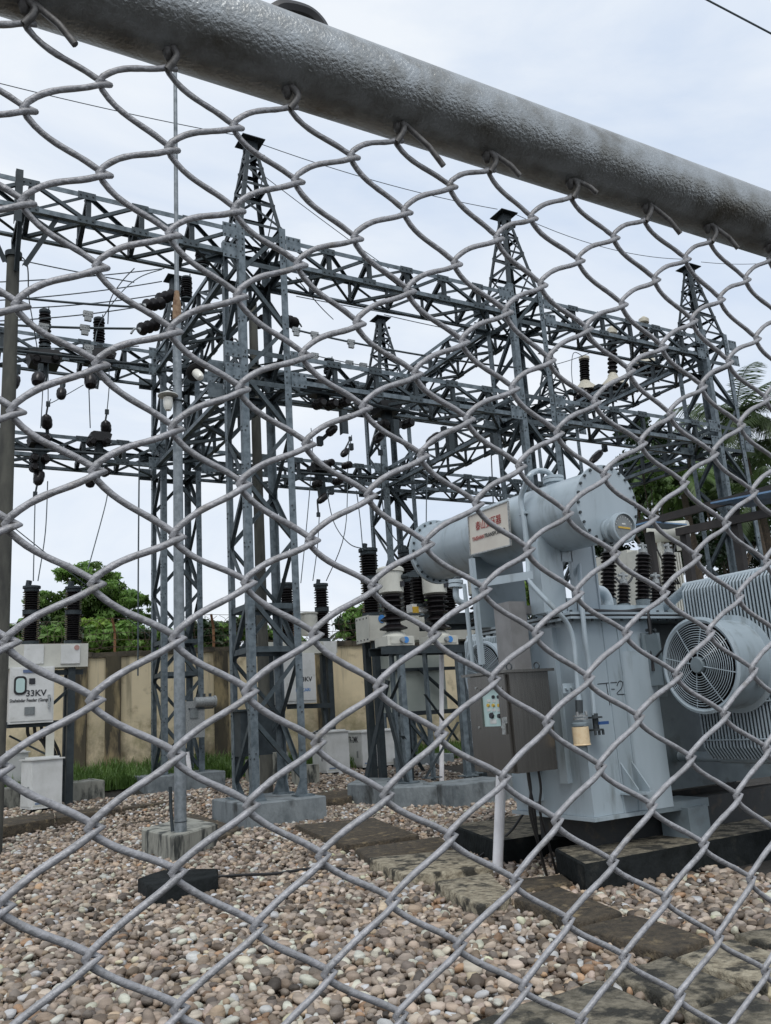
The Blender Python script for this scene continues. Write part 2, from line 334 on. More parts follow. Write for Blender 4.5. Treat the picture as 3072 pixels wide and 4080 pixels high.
for px, h, m, lab in [
    ([(638, 1782), (808, 1766), (905, 1805), (741, 1826)], .10, SLABD, 'brown wet slab at the far end of the trench, beside the big grey plinth'),
    ([(765, 1832), (950, 1808), (982, 1832), (796, 1856)], .11, SLABD, 'narrow dark brown slab just behind the pale trench slab'),
    ([(796, 1854), (985, 1835), (1066, 1872), (882, 1894)], .13, SLAB, 'pale grey slab with a wet dark front edge, left of the white pipe foot'),
    ([(940, 1905), (1059, 1886), (1104, 1930), (1038, 1960)], .12, SLAB, 'small pale slab with ribbed streaks at the foot of the white pipe'),
    ([(1112, 1898), (1213, 1888), (1238, 1907), (1129, 1924)], .06, SLABD, 'small dark slab tucked behind the white pipe foot'),
    ([(1112, 1940), (1206, 1914), (1344, 1969), (1245, 1994)], .10, SLABD, 'dark mossy slab in the middle of the trench, before the black plinth'),
    ([(1251, 2003), (1364, 1974), (1527, 2026), (1440, 2062)], .08, SLABD, 'dark slab with a cracked front edge, near the right side'),
    ([(1454, 2067), (1579, 2028), (1700, 2064), (1652, 2128)], .09, SLAB, 'pale slab at the right side with a broken lower corner'),
    ([(1309, 2098), (1440, 2067), (1604, 2131), (1478, 2176)], .08, SLABM, 'large stained slab in the lower right, below the cracked one'),
    ([(1016, 2208), (1290, 2114), (1456, 2188), (1250, 2290)], .07, SLABM, 'largest stained slab at the bottom of the view, nearest the fence'),
    ([(1476, 2184), (1606, 2140), (1760, 2200), (1620, 2260)], .07, SLABM, 'grey slab in the bottom right corner of the view'),
    ([(1585, 2016), (1690, 1996), (1790, 2030), (1706, 2054)], .08, SLABM, 'grey slab at the right edge beside the brown pebbles')]:
    quad_prism('concrete_slab', px, G + h * .72, .11, m, lab, group=SG, jit=.012)
for px, h, lab in [([(-30, 1764), (110, 1738), (118, 1768), (-30, 1792)], .20, 'brown trench board at the left edge in front of the white kiosk'),
                   ([(114, 1737), (250, 1716), (262, 1747), (122, 1767)], .20, 'brown trench board just right of the white kiosk'),
                   ([(254, 1715), (385, 1702), (398, 1728), (266, 1746)], .20, 'brown trench board behind the lamp pole'),
                   ([(389, 1701), (500, 1690), (505, 1712), (402, 1727)], .20, 'brown trench board ending at the big grey plinth'),
                   ([(650, 1704), (752, 1694), (760, 1722), (655, 1732)], .12, 'brown trench board right of the big grey plinth'),
                   ([(255, 1752), (372, 1736), (378, 1766), (262, 1782)], .05, 'broken wet boards lying on pebbles left of the lamp pole'),
                   ([(385, 1745), (520, 1790), (470, 1812), (372, 1770)], .06, 'broken dark boards lying between the lamp pole and grey plinth')]:
    quad_prism('trench_board', px, G + h, .14, SLABD, lab, 'board', 'wet boards over the far trench', .012, 4)

# ---------------------------------------------------------------- plinths
def plinth(name, c4, zt, zb, m, label, cat='plinth', top=None):
    """c4: four ground points (world), top zt"""
    mb = MB(); a = .015; c = sum((V((p[0], p[1], 0)) for p in c4), V()) / 4
    def ringz(z, ins): return [V((p[0], p[1], z)) + (V((c.x, c.y, z)) - V((p[0], p[1], z))).normalized() * ins for p in c4]
    R0, R1, R2 = ringz(zb, 0), ringz(zt - a, 0), ringz(zt, a)
    mb.add(R0 + R1 + R2, [(3, 2, 1, 0)] + [(i + k, (i + 1) % 4 + k, (i + 1) % 4 + k + 4, i + k + 4) for k in (0, 4) for i in range(4)] + [(8, 9, 10, 11)])
    if top: mb.mi[-1] = 1
    return tag(mb.build(name, [m, top] if top else m, None, ang=20), label, cat)
def rect(x0, y0, x1, y1): return [(x0, y0), (x1, y0), (x1, y1), (x0, y1)]
PZ = .17
plinth('tower_plinth', rect(4.3, 11.7, 5.5, 13.2), PZ, -.3, CONC, 'large grey stained plinth under the nearest lattice tower')
plinth('tower_plinth', rect(9.85, 11.7, 11.4, 13.2), PZ, -.3, CONC, 'grey plinth under the middle lattice tower behind the transformer')
plinth('tower_plinth', rect(15.3, 11.7, 16.9, 13.2), PZ, -.3, CONC, 'grey plinth under the lattice tower near the palms')
plinth('tower_plinth', rect(4.25, 16.8, 5.75, 18.4), .38, -.3, CONC, 'grey plinth under the lattice tower behind the lamp pole')
plinth('tower_plinth', rect(9.75, 16.9, 11.2, 18.4), .3, -.3, CONC, 'grey plinth under the far lattice tower behind the breaker')
plinth('tower_plinth', rect(15.3, 16.9, 16.9, 18.4), .3, -.3, CONC, 'grey plinth under the farthest lattice tower, hidden by the transformer')
a, b, c = AZ(306, 1842, G), AZ(375, 1866, G), AZ(471, 1830, G)
zt = AY(375, 1809, b.y).z
PL4 = [a, b, c, a + c - b]
plinth('lamp_plinth', PL4, zt, -.3, CONCW, 'square weathered plinth at the foot of the lamp pole')
LPc = AZ(390, 1797, zt)
a, b, c = AZ(301, 1922, G), AZ(333, 1942, G), AZ(471, 1912, G); d = V((-.01, .32, 0))
mb = MB(); top = [V((p.x, p.y, G + .13)) for p in (b, c)]
quad_prism('stone_block', [(300, 1898), (352, 1880), (468, 1876), (472, 1890), (335, 1922)], G + .13, .2, CONCD, 'dark wet concrete block lying in the pebbles before the lamp plinth', 'block', None, .012, 3)
# transformer foundations
plinth('transformer_plinth', [(4.61, 5.3), (8.6, 5.3), (8.6, 6.04), (4.95, 6.04)], .06, -.3, CONCD, 'black wet foundation beam in front, under the transformer', top=SLABM)
plinth('transformer_plinth', [(4.88, 6.76), (8.6, 6.76), (8.6, 8.1), (5.28, 8.1)], .06, -.3, CONCD, 'black wet foundation beam behind, under the transformer control box side', top=SLABM)
plinth('breaker_plinth', [AZ(752, 1735, G), AZ(853, 1745, G), AZ(853, 1745, G) + V((1.0, 1.3, 0)), AZ(752, 1735, G) + V((.8, 1.0, 0))], .16, -.3, CONC, 'grey plinth left of the pair under the current transformers')
plinth('breaker_plinth', [AZ(853, 1746, G), AZ(947, 1742, G), AZ(947, 1742, G) + V((.5, 1.2, 0)), AZ(853, 1746, G) + V((.5, 1.2, 0))], .15, -.3, CONC, 'grey plinth right of the pair under the current transformers')
p = AZ(978, 1745, G); plinth('breaker_plinth', rect(p.x, p.y - .05, p.x + 1.15, p.y + .8), .17, -.3, CONC, 'grey plinth left of the long white pipe, behind the transformer')
p = AG(133, 1728); plinth('breaker_plinth', [(p.x - 2.2, p.y - .2), (p.x + .72, p.y - .2), (p.x + .72, p.y + 1.0), (p.x - 2.2, p.y + 1.0)], AY(175, 1690, p.y - .2).z, -.3, CONCW, 'mossy concrete base beside the white kiosk at left')
p = AG(1000, 1645)
# white buried pipes
for (x0, y0), (x1, y1), r, lab in [((1083, 1672), (1073, 1888), .046, 'thick white pipe standing before the transformer control box'),
                                  ((954, 1405), (954, 1718), .042, 'tall white pipe between the two current transformer stands'),
                                  ((404, 1625), (416, 1702), .045, 'short white pipe leaning behind the lamp pole')]:
    q = AG(x1, y1); t = AY(x0, y0, q.y + .02); tag(MB().cyl(q - V((0, 0, .05)), t, r, 14).build('plastic_pipe', PVC), lab, 'pipe', 'white pipes in the yard')

# ---------------------------------------------------------------- lattice towers
TW = .85; ZF = .17; ZT = 9.42
def make_tower(x0, y0, label):
    t = thing('lattice_tower', label, 'tower', (x0, y0, 0), 0, 'lattice towers of the switchyard')
    C4 = [(x0, y0, 1, 1), (x0 + TW, y0, -1, 1), (x0, y0 + TW, 1, -1), (x0 + TW, y0 + TW, -1, -1)]
    for x, y, sx, sy in C4:
        mb = MB().ang((x, y, ZF), (x, y, ZT), .115, .011, (sx, 0, 0), (0, sy, 0))
        mb.box((x + sx * .05, y + sy * .05, ZF + .012), (.26, .26, .024))
        mb.plate([(x + sx * .10, y + sy * .004, ZF + .02), (x + sx * .2, y + sy * .004, ZF + .02), (x + sx * .10, y + sy * .004, ZF + .26)], (0, sy, 0), .01)
        mb.plate([(x + sx * .004, y + sy * .10, ZF + .02), (x + sx * .004, y + sy * .2, ZF + .02), (x + sx * .004, y + sy * .10, ZF + .26)], (sx, 0, 0), .01)
        b = mb; b.cur = 1; z = .75                                  # bolt heads in pairs along the flanges
        while z < ZT - .1:
            for dz in (0, .07):
                b.bolt((x + sx * (.04 + .4 * dz), y, z + dz), (0, -sy, 0), .013, .012); b.bolt((x, y + sy * (.04 + .4 * dz), z + dz), (-sx, 0, 0), .013, .012)
            z += .62
        for zz in (8.75, 8.85, 8.95, 9.05, 9.15, 9.25, 6.6, 6.7, 6.8, 6.95, 7.05):
            b.bolt((x + sx * .075, y, zz), (0, -sy, 0), .013, .012); b.bolt((x, y + sy * .075, zz), (-sx, 0, 0), .013, .012)
        mb.build('leg', [GALV, BOLT], t, ang=20)
    br = MB(); n = 10; e = .013
    for i in range(n):                                      # zigzag lacing on four faces
        za = ZF + .2 + (ZT - ZF - .3) * i / n; zb = ZF + .2 + (ZT - ZF - .3) * (i + 1) / n; s = i % 2
        xa, xb = (x0 + .04, x0 + TW - .04) if s else (x0 + TW - .04, x0 + .04)
        br.ang((xa, y0 + e, za), (xb, y0 + e, zb), .065, .007, (0, 0, 1), (0, 1, 0)); br.ang((xb, y0 + TW - e, za), (xa, y0 + TW - e, zb), .065, .007, (0, 0, 1), (0, -1, 0))
        ya, yb = (y0 + .04, y0 + TW - .04) if s else (y0 + TW - .04, y0 + .04)
        br.ang((x0 + e, ya, za), (x0 + e, yb, zb), .065, .007, (0, 0, 1), (1, 0, 0)); br.ang((x0 + TW - e, yb, za), (x0 + TW - e, ya, zb), .065, .007, (0, 0, 1), (-1, 0, 0))
    for z in (2.35, 3.0, 6.58, 7.1, 8.68, 9.22):
        for k, (p, q, d) in enumerate([((x0 + .03, y0 + .02, z), (x0 + TW - .03, y0 + .02, z), (0, 1, 0)), ((x0 + .03, y0 + TW - .02, z), (x0 + TW - .03, y0 + TW - .02, z), (0, -1, 0)),
                        ((x0 + .02, y0 + .03, z), (x0 + .02, y0 + TW - .03, z), (1, 0, 0)), ((x0 + TW - .02, y0 + .03, z), (x0 + TW - .02, y0 + TW - .03, z), (-1, 0, 0))]):
            br.ang(p, q, .085, .008, (0, 0, -1), d)
        if z > 6: br.bar((x0 + .05, y0 + .05, z - .05), (x0 + TW - .05, y0 + TW - .05, z - .05), .05, .006, (0, 0, 1)); br.bar((x0 + .05, y0 + TW - .05, z - .08), (x0 + TW - .05, y0 + .05, z - .08), .05, .006, (0, 0, 1))
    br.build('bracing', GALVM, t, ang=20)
    cx, cy = x0 + TW / 2, y0 + TW / 2; z1 = 11.24; h = .075; pk = MB()
    for x, y, sx, sy in C4: pk.ang((x + sx * .004, y + sy * .004, ZT - .25), (cx - sx * h, cy - sy * h, z1), .07, .008, (sx, 0, 0), (0, sy, 0))
    def at(z): k = (z - ZT + .25) / (z1 - ZT + .25); a = TW / 2 * (1 - k) + h * k; return a
    zs = [ZT + .02, 9.9, 10.32, 10.68, 10.98]
    for i, z in enumerate(zs):
        a = at(z)
        for sgn in (-1, 1):
            pk.ang((cx - a, cy + sgn * a, z), (cx + a, cy + sgn * a, z), .05, .006, (0, 0, -1), (0, -sgn, 0)); pk.ang((cx + sgn * a, cy - a, z), (cx + sgn * a, cy + a, z), .05, .006, (0, 0, -1), (-sgn, 0, 0))
        if i < len(zs) - 1:
            c = at(zs[i + 1]); s = 1 if i % 2 else -1; zz = zs[i + 1]
            for sgn in (-1, 1):
                pk.bar((cx - s * a, cy + sgn * a, z), (cx + s * c, cy + sgn * c, zz), .045, .006, (0, sgn, 0)); pk.bar((cx + sgn * a, cy - s * a, z), (cx + sgn * c, cy + s * c, zz), .045, .006, (sgn, 0, 0))
    pk.build('peak', GALVD, t, ang=20)
    cp = MB().box((cx, cy, z1 + .02), (.42, .42, .016)); cp.box((cx, cy, z1 - .06), (.2, .2, .15)); cp.cyl((cx + .22, cy, z1 - .17), (cx + .27, cy, z1 - .17), .03, 8)
    cp.build('cap_plate', GALVD, t, ang=20)
    for z in (8.95, 6.84):                                  # gussets towards the girders
        for x, sg in ((x0, -1), (x0 + TW, 1)):
            for y, n in ((y0 - .012, -1), (y0 + TW + .012, 1)):
                g = MB().bb((x, y - .005, z - .30), (x + sg * .27, y + .005, z - .04)).bb((x, y - .005, z + .07), (x + sg * .27, y + .005, z + .33))
                for dz in (-.26, -.08, .11, .29):
                    for dx in (.05, .14, .23):
                        g.cur = 1; g.bolt((x + sg * dx, y + n * .005, z + dz), (0, n, 0), .014, .014)
                g.build('gusset_plate', [GALV, BOLT], t, smooth=False)
    return t
T1 = make_tower(4.5, 12, 'nearest tall lattice tower, on the big grey plinth right of the lamp pole')
dup(T1, (10.12, 12, 0), 'tall lattice tower rising behind the conservator of the transformer')
dup(T1, (15.68, 12, 0), 'lattice tower at the right beside the coconut palms')
dup(T1, (4.62, 17.2, 0), 'lattice tower right behind the lamp pole, against the yellow wall')
dup(T1, (10.03, 17.2, 0), 'small looking far lattice tower with a free peak above the white insulator heads')
dup(T1, (15.65, 17.2, 0), 'farthest lattice tower, half hidden between the middle tower and the palms')

# ---------------------------------------------------------------- lattice girders
def make_girder(x0, y0, z0, Lx, label, group, H=.5, W=.85):
    """box girder along +x with its front lower chord at x0,y0,z0"""
    t = thing('lattice_girder', label, 'girder', (x0, y0, z0), 0, group); x1 = x0 + Lx; n = 6
    for y, z, sy, sz in ((y0, z0, 1, 1), (y0 + W, z0, -1, 1), (y0, z0 + H, 1, -1), (y0 + W, z0 + H, -1, -1)):
        MB().ang((x0, y, z), (x1, y, z), .078, .009, (0, sy, 0), (0, 0, sz)).build('chord', GALV, t, ang=20)
    b = MB(); e = .011; bo = b
    for i in range(n):
        xa = x0 + Lx * i / n; xb = x0 + Lx * (i + 1) / n; s = i % 2
        for y, d in ((y0 + e, 1), (y0 + W - e, -1)):
            za, zb = (z0 + .03, z0 + H - .03) if s else (z0 + H - .03, z0 + .03)
            b.ang((xa, y, za), (xb, y, zb), .052, .006, (0, 0, 1), (0, d, 0))
        for z in (z0 + e, z0 + H - e):
            ya, yb = (y0 + .03, y0 + W - .03) if s else (y0 + W - .03, y0 + .03)
            b.ang((xa, ya, z), (xb, yb, z), .052, .006, (1, 0, 0), (0, 0, 1 if z < z0 + H / 2 else -1))
        if i:
            for zc in (z0 + .045, z0 + H - .045): b.bb((xa - .13, y0 - .006, zc - .06), (xa + .13, y0 + .0, zc + .06))
            for dz in (0, H):
                for dx in (-.09, 0, .09):
                    b.cur = 1; bo.bolt((xa + dx, y0 - .006, z0 + dz + (.04 if dz == 0 else -.04)), (0, -1, 0), .015, .014); b.cur = 0
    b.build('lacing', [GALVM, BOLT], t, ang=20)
    for i in range(1, n, 1):
        f = MB(); x = x0 + Lx * i / n
        f.ang((x, y0 + .02, z0), (x, y0 + .02, z0 + H), .07, .008, (1, 0, 0), (0, 1, 0)); f.ang((x, y0 + W - .02, z0), (x, y0 + W - .02, z0 + H), .07, .008, (1, 0, 0), (0, -1, 0))
        f.ang((x, y0 + .03, z0 + H - .02), (x, y0 + W - .03, z0 + .03), .07, .007, (1, 0, 0), (0, 0, 1))
        f.plate([(x - .01, y0 + .02, z0 + H - .01), (x - .01, y0 + .20, z0 + H - .01), (x - .01, y0 + .02, z0 + H - .2)], (1, 0, 0), .006)
        f.plate([(x - .01, y0 + W - .02, z0 + .01), (x - .01, y0 + W - .20, z0 + .01), (x - .01, y0 + W - .02, z0 + .2)], (1, 0, 0), .006)
        f.build('cross_frame', GALVD, t, ang=20)
    return t
UP, LO, BL = 8.72, 6.60, 4.8
GU = 'upper lattice girders between the towers'; GL = 'lower lattice girders between the towers'
g = make_girder(-.3, 12, UP, BL, 'upper girder running from the left edge to the nearest tower', GU)
dup(g, (5.35, 12, UP), 'upper girder from the nearest tower to the tower behind the conservator')
dup(g, (10.97, 12, UP), 'upper girder from the tower behind the conservator to the palm side tower')
dup(g, (-.18, 17.2, UP), 'upper far girder at left carrying two upright black insulators'); dup(g, (5.35, 17.2, UP), 'upper far girder seen through the nearest tower'); dup(g, (10.9, 17.2, UP), 'upper far girder carrying the white headed insulators')
g = dup(g, (5.35, 12, LO), 'lower girder with hanging black insulators right of the nearest tower')
for o in [g]: o['group'] = GL
for loc, lab in [((10.97, 12, LO), 'lower girder above the transformer conservator, ending at the palm side tower'), ((-.18, 17.2, LO), 'lower far girder at left below the hanging droppers'),
                 ((5.35, 17.2, LO), 'lower far girder just above the breaker insulators'), ((10.9, 17.2, LO), 'lower far girder in front of the dark trees')]: dup(g, loc, lab)
GC = 'cross girders between the tower rows'
def cross(x, y, z, lab, L=4.3):
    c = dup(CG, (x, y, z), lab); c.rotation_euler = (0, 0, R(90)); return c
CG = make_girder(0, 0, 0, 4.35, 'cross girder at the top, behind the nearest tower', GC)
CG.location = (5.35, 12.85, UP); CG.rotation_euler = (0, 0, R(90))
cross(10.97, 12.85, UP, 'top cross girder behind the tower by the conservator'); cross(16.53, 12.85, UP, 'top cross girder before the palms, sloping down to the left in view')
cross(5.35, 12.85, LO, 'lower cross girder behind the nearest tower'); cross(10.97, 12.85, LO, 'lower cross girder behind the tower by the conservator'); cross(16.53, 12.85, LO, 'lower cross girder before the palms')

# ---------------------------------------------------------------- poles
t = thing('spun_pole', 'thick olive grey pole at the left edge carrying the upper girder', 'pole', (1.17, 12.45, gz(1, 12)))
MB().tube([(1.2, 12.45, gz(1, 12) - .1), (1.19, 12.45, 2.4), (1.155, 12.45, 8.2)], [.115, .112, .088], 20).build('shaft', SPUN, t)
mb = MB().cyl((1.155, 12.45, 8.16), (1.155, 12.45, 8.24), .12, 16)
for s in (-1, 1):
    mb.ang((1.155, 12.45 + s * .1, 7.9), (1.155, 12.45 + s * .40, 8.73), .07, .008, (1, 0, 0), (0, s, 0)); mb.ang((1.155 + s * .1, 12.2, 7.95), (1.155 + s * .5, 12.05, 8.73), .07, .008, (0, 1, 0), (s, 0, 0))
mb.ang((1.155, 12.0, 8.70), (1.155, 12.88, 8.70), .1, .01, (1, 0, 0), (0, 0, -1)); mb.ang((1.1, 11.98, 8.5), (1.1, 11.98, 9.35), .1, .01, (1, 0, 0), (0, 1, 0))
mb.build('bracket', GALVD, t, ang=20)
t = thing('spun_pole', 'brownish pole standing inside the cross girders, seen through the nearest tower', 'pole', (6.2, 14.9, G))
p = AY(553, 900, 14.9); t.location = (p.x, 14.9, gz(p.x, 14.9)); q = AY(547, 655, 14.9)
MB().tube([(p.x, 14.9, 0), (p.x, 14.9, q.z)], [.115, .085], 18).build('shaft', SPUN, t)
# lamp pole
b = LPc; t = thing('lamp_pole', 'slender stepped steel pole with two white jar lamps, on a square plinth', 'lamp pole', b)
yb = b.y; J = AY(389, 655, yb); TOP = AY(388, 60, yb); J2 = AY(389, 690, yb)
rr = 13.2 / FPX * (MR.transposed() @ (b - V((0, 0, CAMZ)))).z
MB().tube([b, (b.x, yb, b.z + 1.2), (b.x, yb, J2.z)], [rr, rr * .96, rr * .78], 20).build('lower_tube', POLE, t)
MB().lathe((b.x, yb, J2.z - .02), (0, 0, 1), [(rr * .8, 0), (rr * .8, .22), (rr * .66, .28), (rr * .42, .42)], 18).build('tapered_joint', RUST, t)
MB().tube([(b.x, yb, J2.z + .38), (b.x, yb, TOP.z)], [rr * .44, rr * .36], 14).build('upper_tube', POLE, t)
mb = MB()
for yy in (1775, 1180): MB().torus(AY(390, yy, yb), (0, 0, 1), rr, .006, 20, 5).build('band', GALVD, t)
p = AY(404, 858, yb); mb.box((b.x, yb, AY(390, 868, yb).z), (rr * 2.1, rr * 2.1, .012)); mb.box(AY(402, 862, yb - .02), (.03, .03, .1))
mb.build('band', GALVD, t)
def lamp(px, py, tilt, arm_from, nm, lab):
    c = AY(px, py, yb - .05); ax = V(tilt).normalized(); r = .075
    j = MB().lathe(c, ax, [(.0, -.005), (r * .78, 0), (r * .80, .05), (r * .74, .12), (r * .45, .165), (.01, .175)], 20).build('jar_lamp', [GLASSJ], t)
    MB().lathe(c - ax * .035, ax, [(r * .3, -.06), (r * .6, -.045), (r * 1.7, 0), (r * 1.7, .01), (r * .8, .004)], 24).build('reflector', nm, j)
    q = V((b.x, yb, arm_from)); MB().tube(smoothpath([q, q.lerp(c - ax * .08, .6) + V((0, 0, .06)), c - ax * .08]), .012, 8).build('arm', GALVD, j); return j
lamp(424, 806, (.14, -.72, -.66), AY(390, 850, yb).z, BLACK, ''); lamp(363, 860, (0, -.05, -1), AY(390, 838, yb).z, ENAMEL, '')
MB().tube([AY(368, 1700, yb - .05), AY(369, 1745, yb - .05), AY(373, 1797, yb - .08)], .02, 8).build('conduit', GALVD, t)

# ---------------------------------------------------------------- insulators and switches
def post_ins(px_top, px_bot, Y, rs, n, label, group, cap=GALVD, head=None, name='post_insulator', dy=0):
    a = AY(*px_bot, Y); c = AY(*px_top, Y + dy); t = thing(name, label, 'insulator', a, 0, group); d = (c - a).normalized(); L = (c - a).length
    MB().sheds(a + d * L * .1, c - d * L * .12, rs * .6, rs, n).build('porcelain', PORC, t)
    m = MB().lathe(a, d, [(rs * .95, 0), (rs * .95, L * .05), (rs * .62, L * .1)], 14); m.bolt(a + d * .01, d, rs * .3, .01); m.build('base_flange', cap, t)
    h = MB()
    if head: h.lathe(c - d * L * .13, d, [(rs * .7, 0), (rs * 1.05, L * .03), (rs * 1.05, L * .12), (rs * .55, L * .17), (rs * .3, L * .2)], 16); h.build('head', head, t)
    else:
        h.lathe(c - d * L * .13, d, [(rs * .75, 0), (rs * .9, L * .03), (rs * .9, L * .09), (rs * .5, L * .13)], 14)
        h.cyl(c + V((rs * .6, 0, -.02)), c + V((rs * .6, 0, .08)), .012, 6); h.build('cap', cap, t)
    return t
GI = 'insulators on the girders'
post_ins((97, 668), (97, 752), 17.3, .125, 10, 'upright black insulator on the far left girder, nearer the left edge', GI); post_ins((214, 686), (214, 752), 17.3, .125, 9, 'upright black insulator on the far left girder, second from the left edge', GI)
post_ins((403, 598), (403, 648), 15.5, .12, 8, 'short black insulator just right of the lamp pole joint', GI); post_ins((436, 540), (437, 578), 14.0, .13, 6, 'black insulator under the upper girder, left of the nearest tower', GI)
post_ins((381, 672), (382, 735), 15.5, .12, 9, 'black insulator just left of the lamp pole below its joint', GI)
post_ins((711, 776), (711, 806), 17.3, .14, 6, 'small black insulator on the lower girder right of the nearest tower', GI)
CR = mat('cream_insulator_head', (.50, .47, .38), (.42, .39, .31), scale=5, rough=.45)
for x, y0, y1, yb_, Y, k, lab in [(1262, 772, 826, 846, 17.4, 1, 'left'), (1322, 712, 815, 832, 16.6, 2, 'middle'), (1391, 690, 770, 790, 17.0, 3, 'right')]:
    lab = ['white headed black insulator, lowest of the three by the palms', 'white headed insulator on a wide cream base, middle of the three by the palms', 'white headed insulator almost hidden by the upper girder near the palms'][k - 1]
    t = post_ins((x, y0), (x + 2, y1 + 2), Y, .15, 9, lab, 'white headed insulators on the far girder', CR, CR, 'bushing_insulator')
    a = AY(x + 2, y1, Y); MB().lathe(a + V((0, 0, -.32)), (0, 0, 1), [(.42, 0), (.40, .06), (.17, .28), (.15, .33)], 16).build('cone_base', CR, t)
    m = MB()
    for i in range(5): m.sheds(a + V((-.4 + .2 * i, -.3, -.36)), a + V((-.4 + .2 * i, .1, -.62)), .06, .1, 3, 10)
    m.build('fuse_row', PORC, t); m = MB().bb(a + V((-.7, -.1, -.44)), a + V((.7, .1, -.34))); m.build('shelf', GALVD, t)
def disc_string(pts, Y, r, label, group):
    P = [AY(x, y, Y + dy) for x, y, dy in pts]; t = thing('insulator_string', label, 'insulator', P[0], 0, group); d = P[-1] - P[0]
    m = MB(); hw = MB().tube(P, .022, 6)
    for p, q in zip(P[:-1], P[1:]):
        n = max(2, int((q - p).length / .20))
        for i in range(n):
            c = p.lerp(q, (i + .5) / n); ax = (q - p).normalized(); m.lathe(c - ax * .05, ax, [(.03, 0), (.045, .015), (r * .85, .04), (r, .06), (r * .85, .066), (.045, .07), (.03, .11)], 14)
    m.build('disc', PORC, t); hw.build('rod', GALVD, t)
    ax = (P[1] - P[0]).normalized(); c = MB().tube(smoothpath([P[0] - ax * .28 + V((0, 0, -.02)), P[0] - ax * .15 + V((0, 0, .05)), P[0]]), [.02] * 12 + [.05], 8)
    c.build('dead_end_clamp', CLAMP, t); return t
GS = 'tension insulator strings left of the lamp pole'
disc_string([(311, 661, 0), (352, 655, .45)], 14.6, .125, 'upper black disc string pulling a wire to the left, beside the lamp pole', GS)
disc_string([(300, 713, 0), (340, 700, .4)], 14.6, .125, 'lower black disc string with a hooked clamp, left of the lamp pole', GS)
disc_string([(340, 648, 0), (376, 636, .4), (405, 634, .3)], 15.2, .125, 'black disc string ending right at the lamp pole joint', GS)
disc_string([(640, 700, .4), (612, 690, 0)], 15.6, .14, 'black disc string at the right side of the nearest tower', GS)
disc_string([(500, 735, .3), (470, 728, 0)], 15.6, .14, 'black disc string inside the lattice left of the nearest tower', GS)
disc_string([(575, 690, .3), (552, 700, 0)], 15.8, .14, 'black disc string seen inside the nearest tower', GS)
GD = 'switch insulators with droppers'
def switch(px0, px1, Y, r, label, lead=None, up=True):
    """short tilted black insulator between a bracket and a terminal with a clamp lead"""
    a = AY(*px0, Y); c = AY(*px1, Y - .1); t = thing('switch_insulator', label, 'insulator', a, 0, GD); r *= .85; d = (c - a).normalized(); L = (c - a).length
    MB().lathe(a, d, [(r * .4, 0), (r * .85, L * .12), (r, L * .3), (r * .96, L * .45), (r, L * .6), (r * .8, L * .85), (r * .3, L)], 16).build('porcelain', PORC, t)
    m = MB().cyl(a - d * .12, a + d * .02, .035, 8); m.box(a - d * .16, (.09, .09, .16)); m.build('bracket', GALVD, t)
    if lead:
        e = AY(*lead, Y - .1); m = MB().tube([c, c.lerp(e, .6), e], .02, 6); m.box(e, (.075, .05, .10)); m.build('terminal', GALVD, t)
    return t
for a in [((102, 928), (100, 895), 17.2, .13, 'left switch insulator standing on the lower far girder at the left', (104, 873)), ((230, 938), (228, 908), 17.2, .13, 'right switch insulator standing on the lower far girder at the left', (231, 890)),
          ((35, 812), (28, 840), 15.6, .11, 'black insulator hanging at the left edge pole', None), ((134, 840), (131, 862), 16.2, .11, 'black insulator hanging from the far left girder by a slanted lead', None),
          ((85, 808), (80, 832), 16.6, .15, 'fat black insulator hanging under the first upright insulator', None), ((196, 812), (196, 838), 16.6, .15, 'fat black insulator hanging under the second upright insulator', None),
          ((88, 1018), (80, 1048), 17.0, .12, 'left hanging insulator below the lower far girder', (76, 1068)), ((196, 1030), (194, 1052), 17.0, .12, 'right hanging insulator below the lower far girder', None),
          ((706, 940), (728, 920), 12.6, .09, 'slanted hanging insulator below the lower girder, first right of the nearest tower', None), ((752, 972), (738, 985), 17.2, .10, 'slanted insulator on a bracket above the far lower girder', (757, 948)),
          ((828, 935), (808, 955), 12.8, .10, 'hanging insulator below the lower girder, left of the small far tower legs', (822, 978)), ((950, 938), (922, 960), 12.8, .10, 'hanging insulator below the lower girder, left of the conservator sign', (927, 1000)),
          ((708, 1068), (686, 1086), 16.8, .10, 'lowest hanging insulator under the far lower girder', (688, 1112)), ((1300, 975), (1275, 1000), 13.0, .10, 'hanging insulator just above the big conservator end', None)]:
    switch(*a[:4], a[4], a[5])
def disconnector(top, foot, Y, side, bar, label, k=.5):
    '''dark channel column through a girder with a saddle, sideways stub insulators and a long drive bar'''
    a, c = AY(*top, Y), AY(*foot, Y); t = thing('disconnector', label, 'switch', c, 0, 'disconnector switch bases on the far girders')
    MB().ang(a + V((-.07, 0, 0)), c + V((-.07, 0, 0)), .15, .014, (1, 0, 0), (0, 1, 0)).build('column', GALVD, t)
    MB().prism([(-.34 * k, -.2 * k), (.34 * k, -.2 * k), (.42 * k, .05), (.3 * k, .18 * k), (-.3 * k, .18 * k), (-.42 * k, .05)], a + V((0, -.12, 0)), a + V((0, .30, 0)), V((1, 0, 0)), V((0, 0, 1))).build('saddle', BLACK, t)
    for x, y in side:
        q = AY(x, y, Y - .05); m = MB().sheds(q + V((.0, .15, .02)), q + V((.0, -.18, -.03)), .05, .088, 4, 14); m.build('stub_insulator', PORC, t)
    p, q = AY(*bar[0], Y - .2), AY(*bar[1], Y - .2); MB().tube([p, q], .032, 8).build('drive_bar', GALVD, t); return t
disconnector((97, 772), (92, 835), 17.1, [(78, 778), (118, 776)], ((-20, 752), (252, 781)), 'switch base with a fat black saddle under the first upright insulator at left', .8)
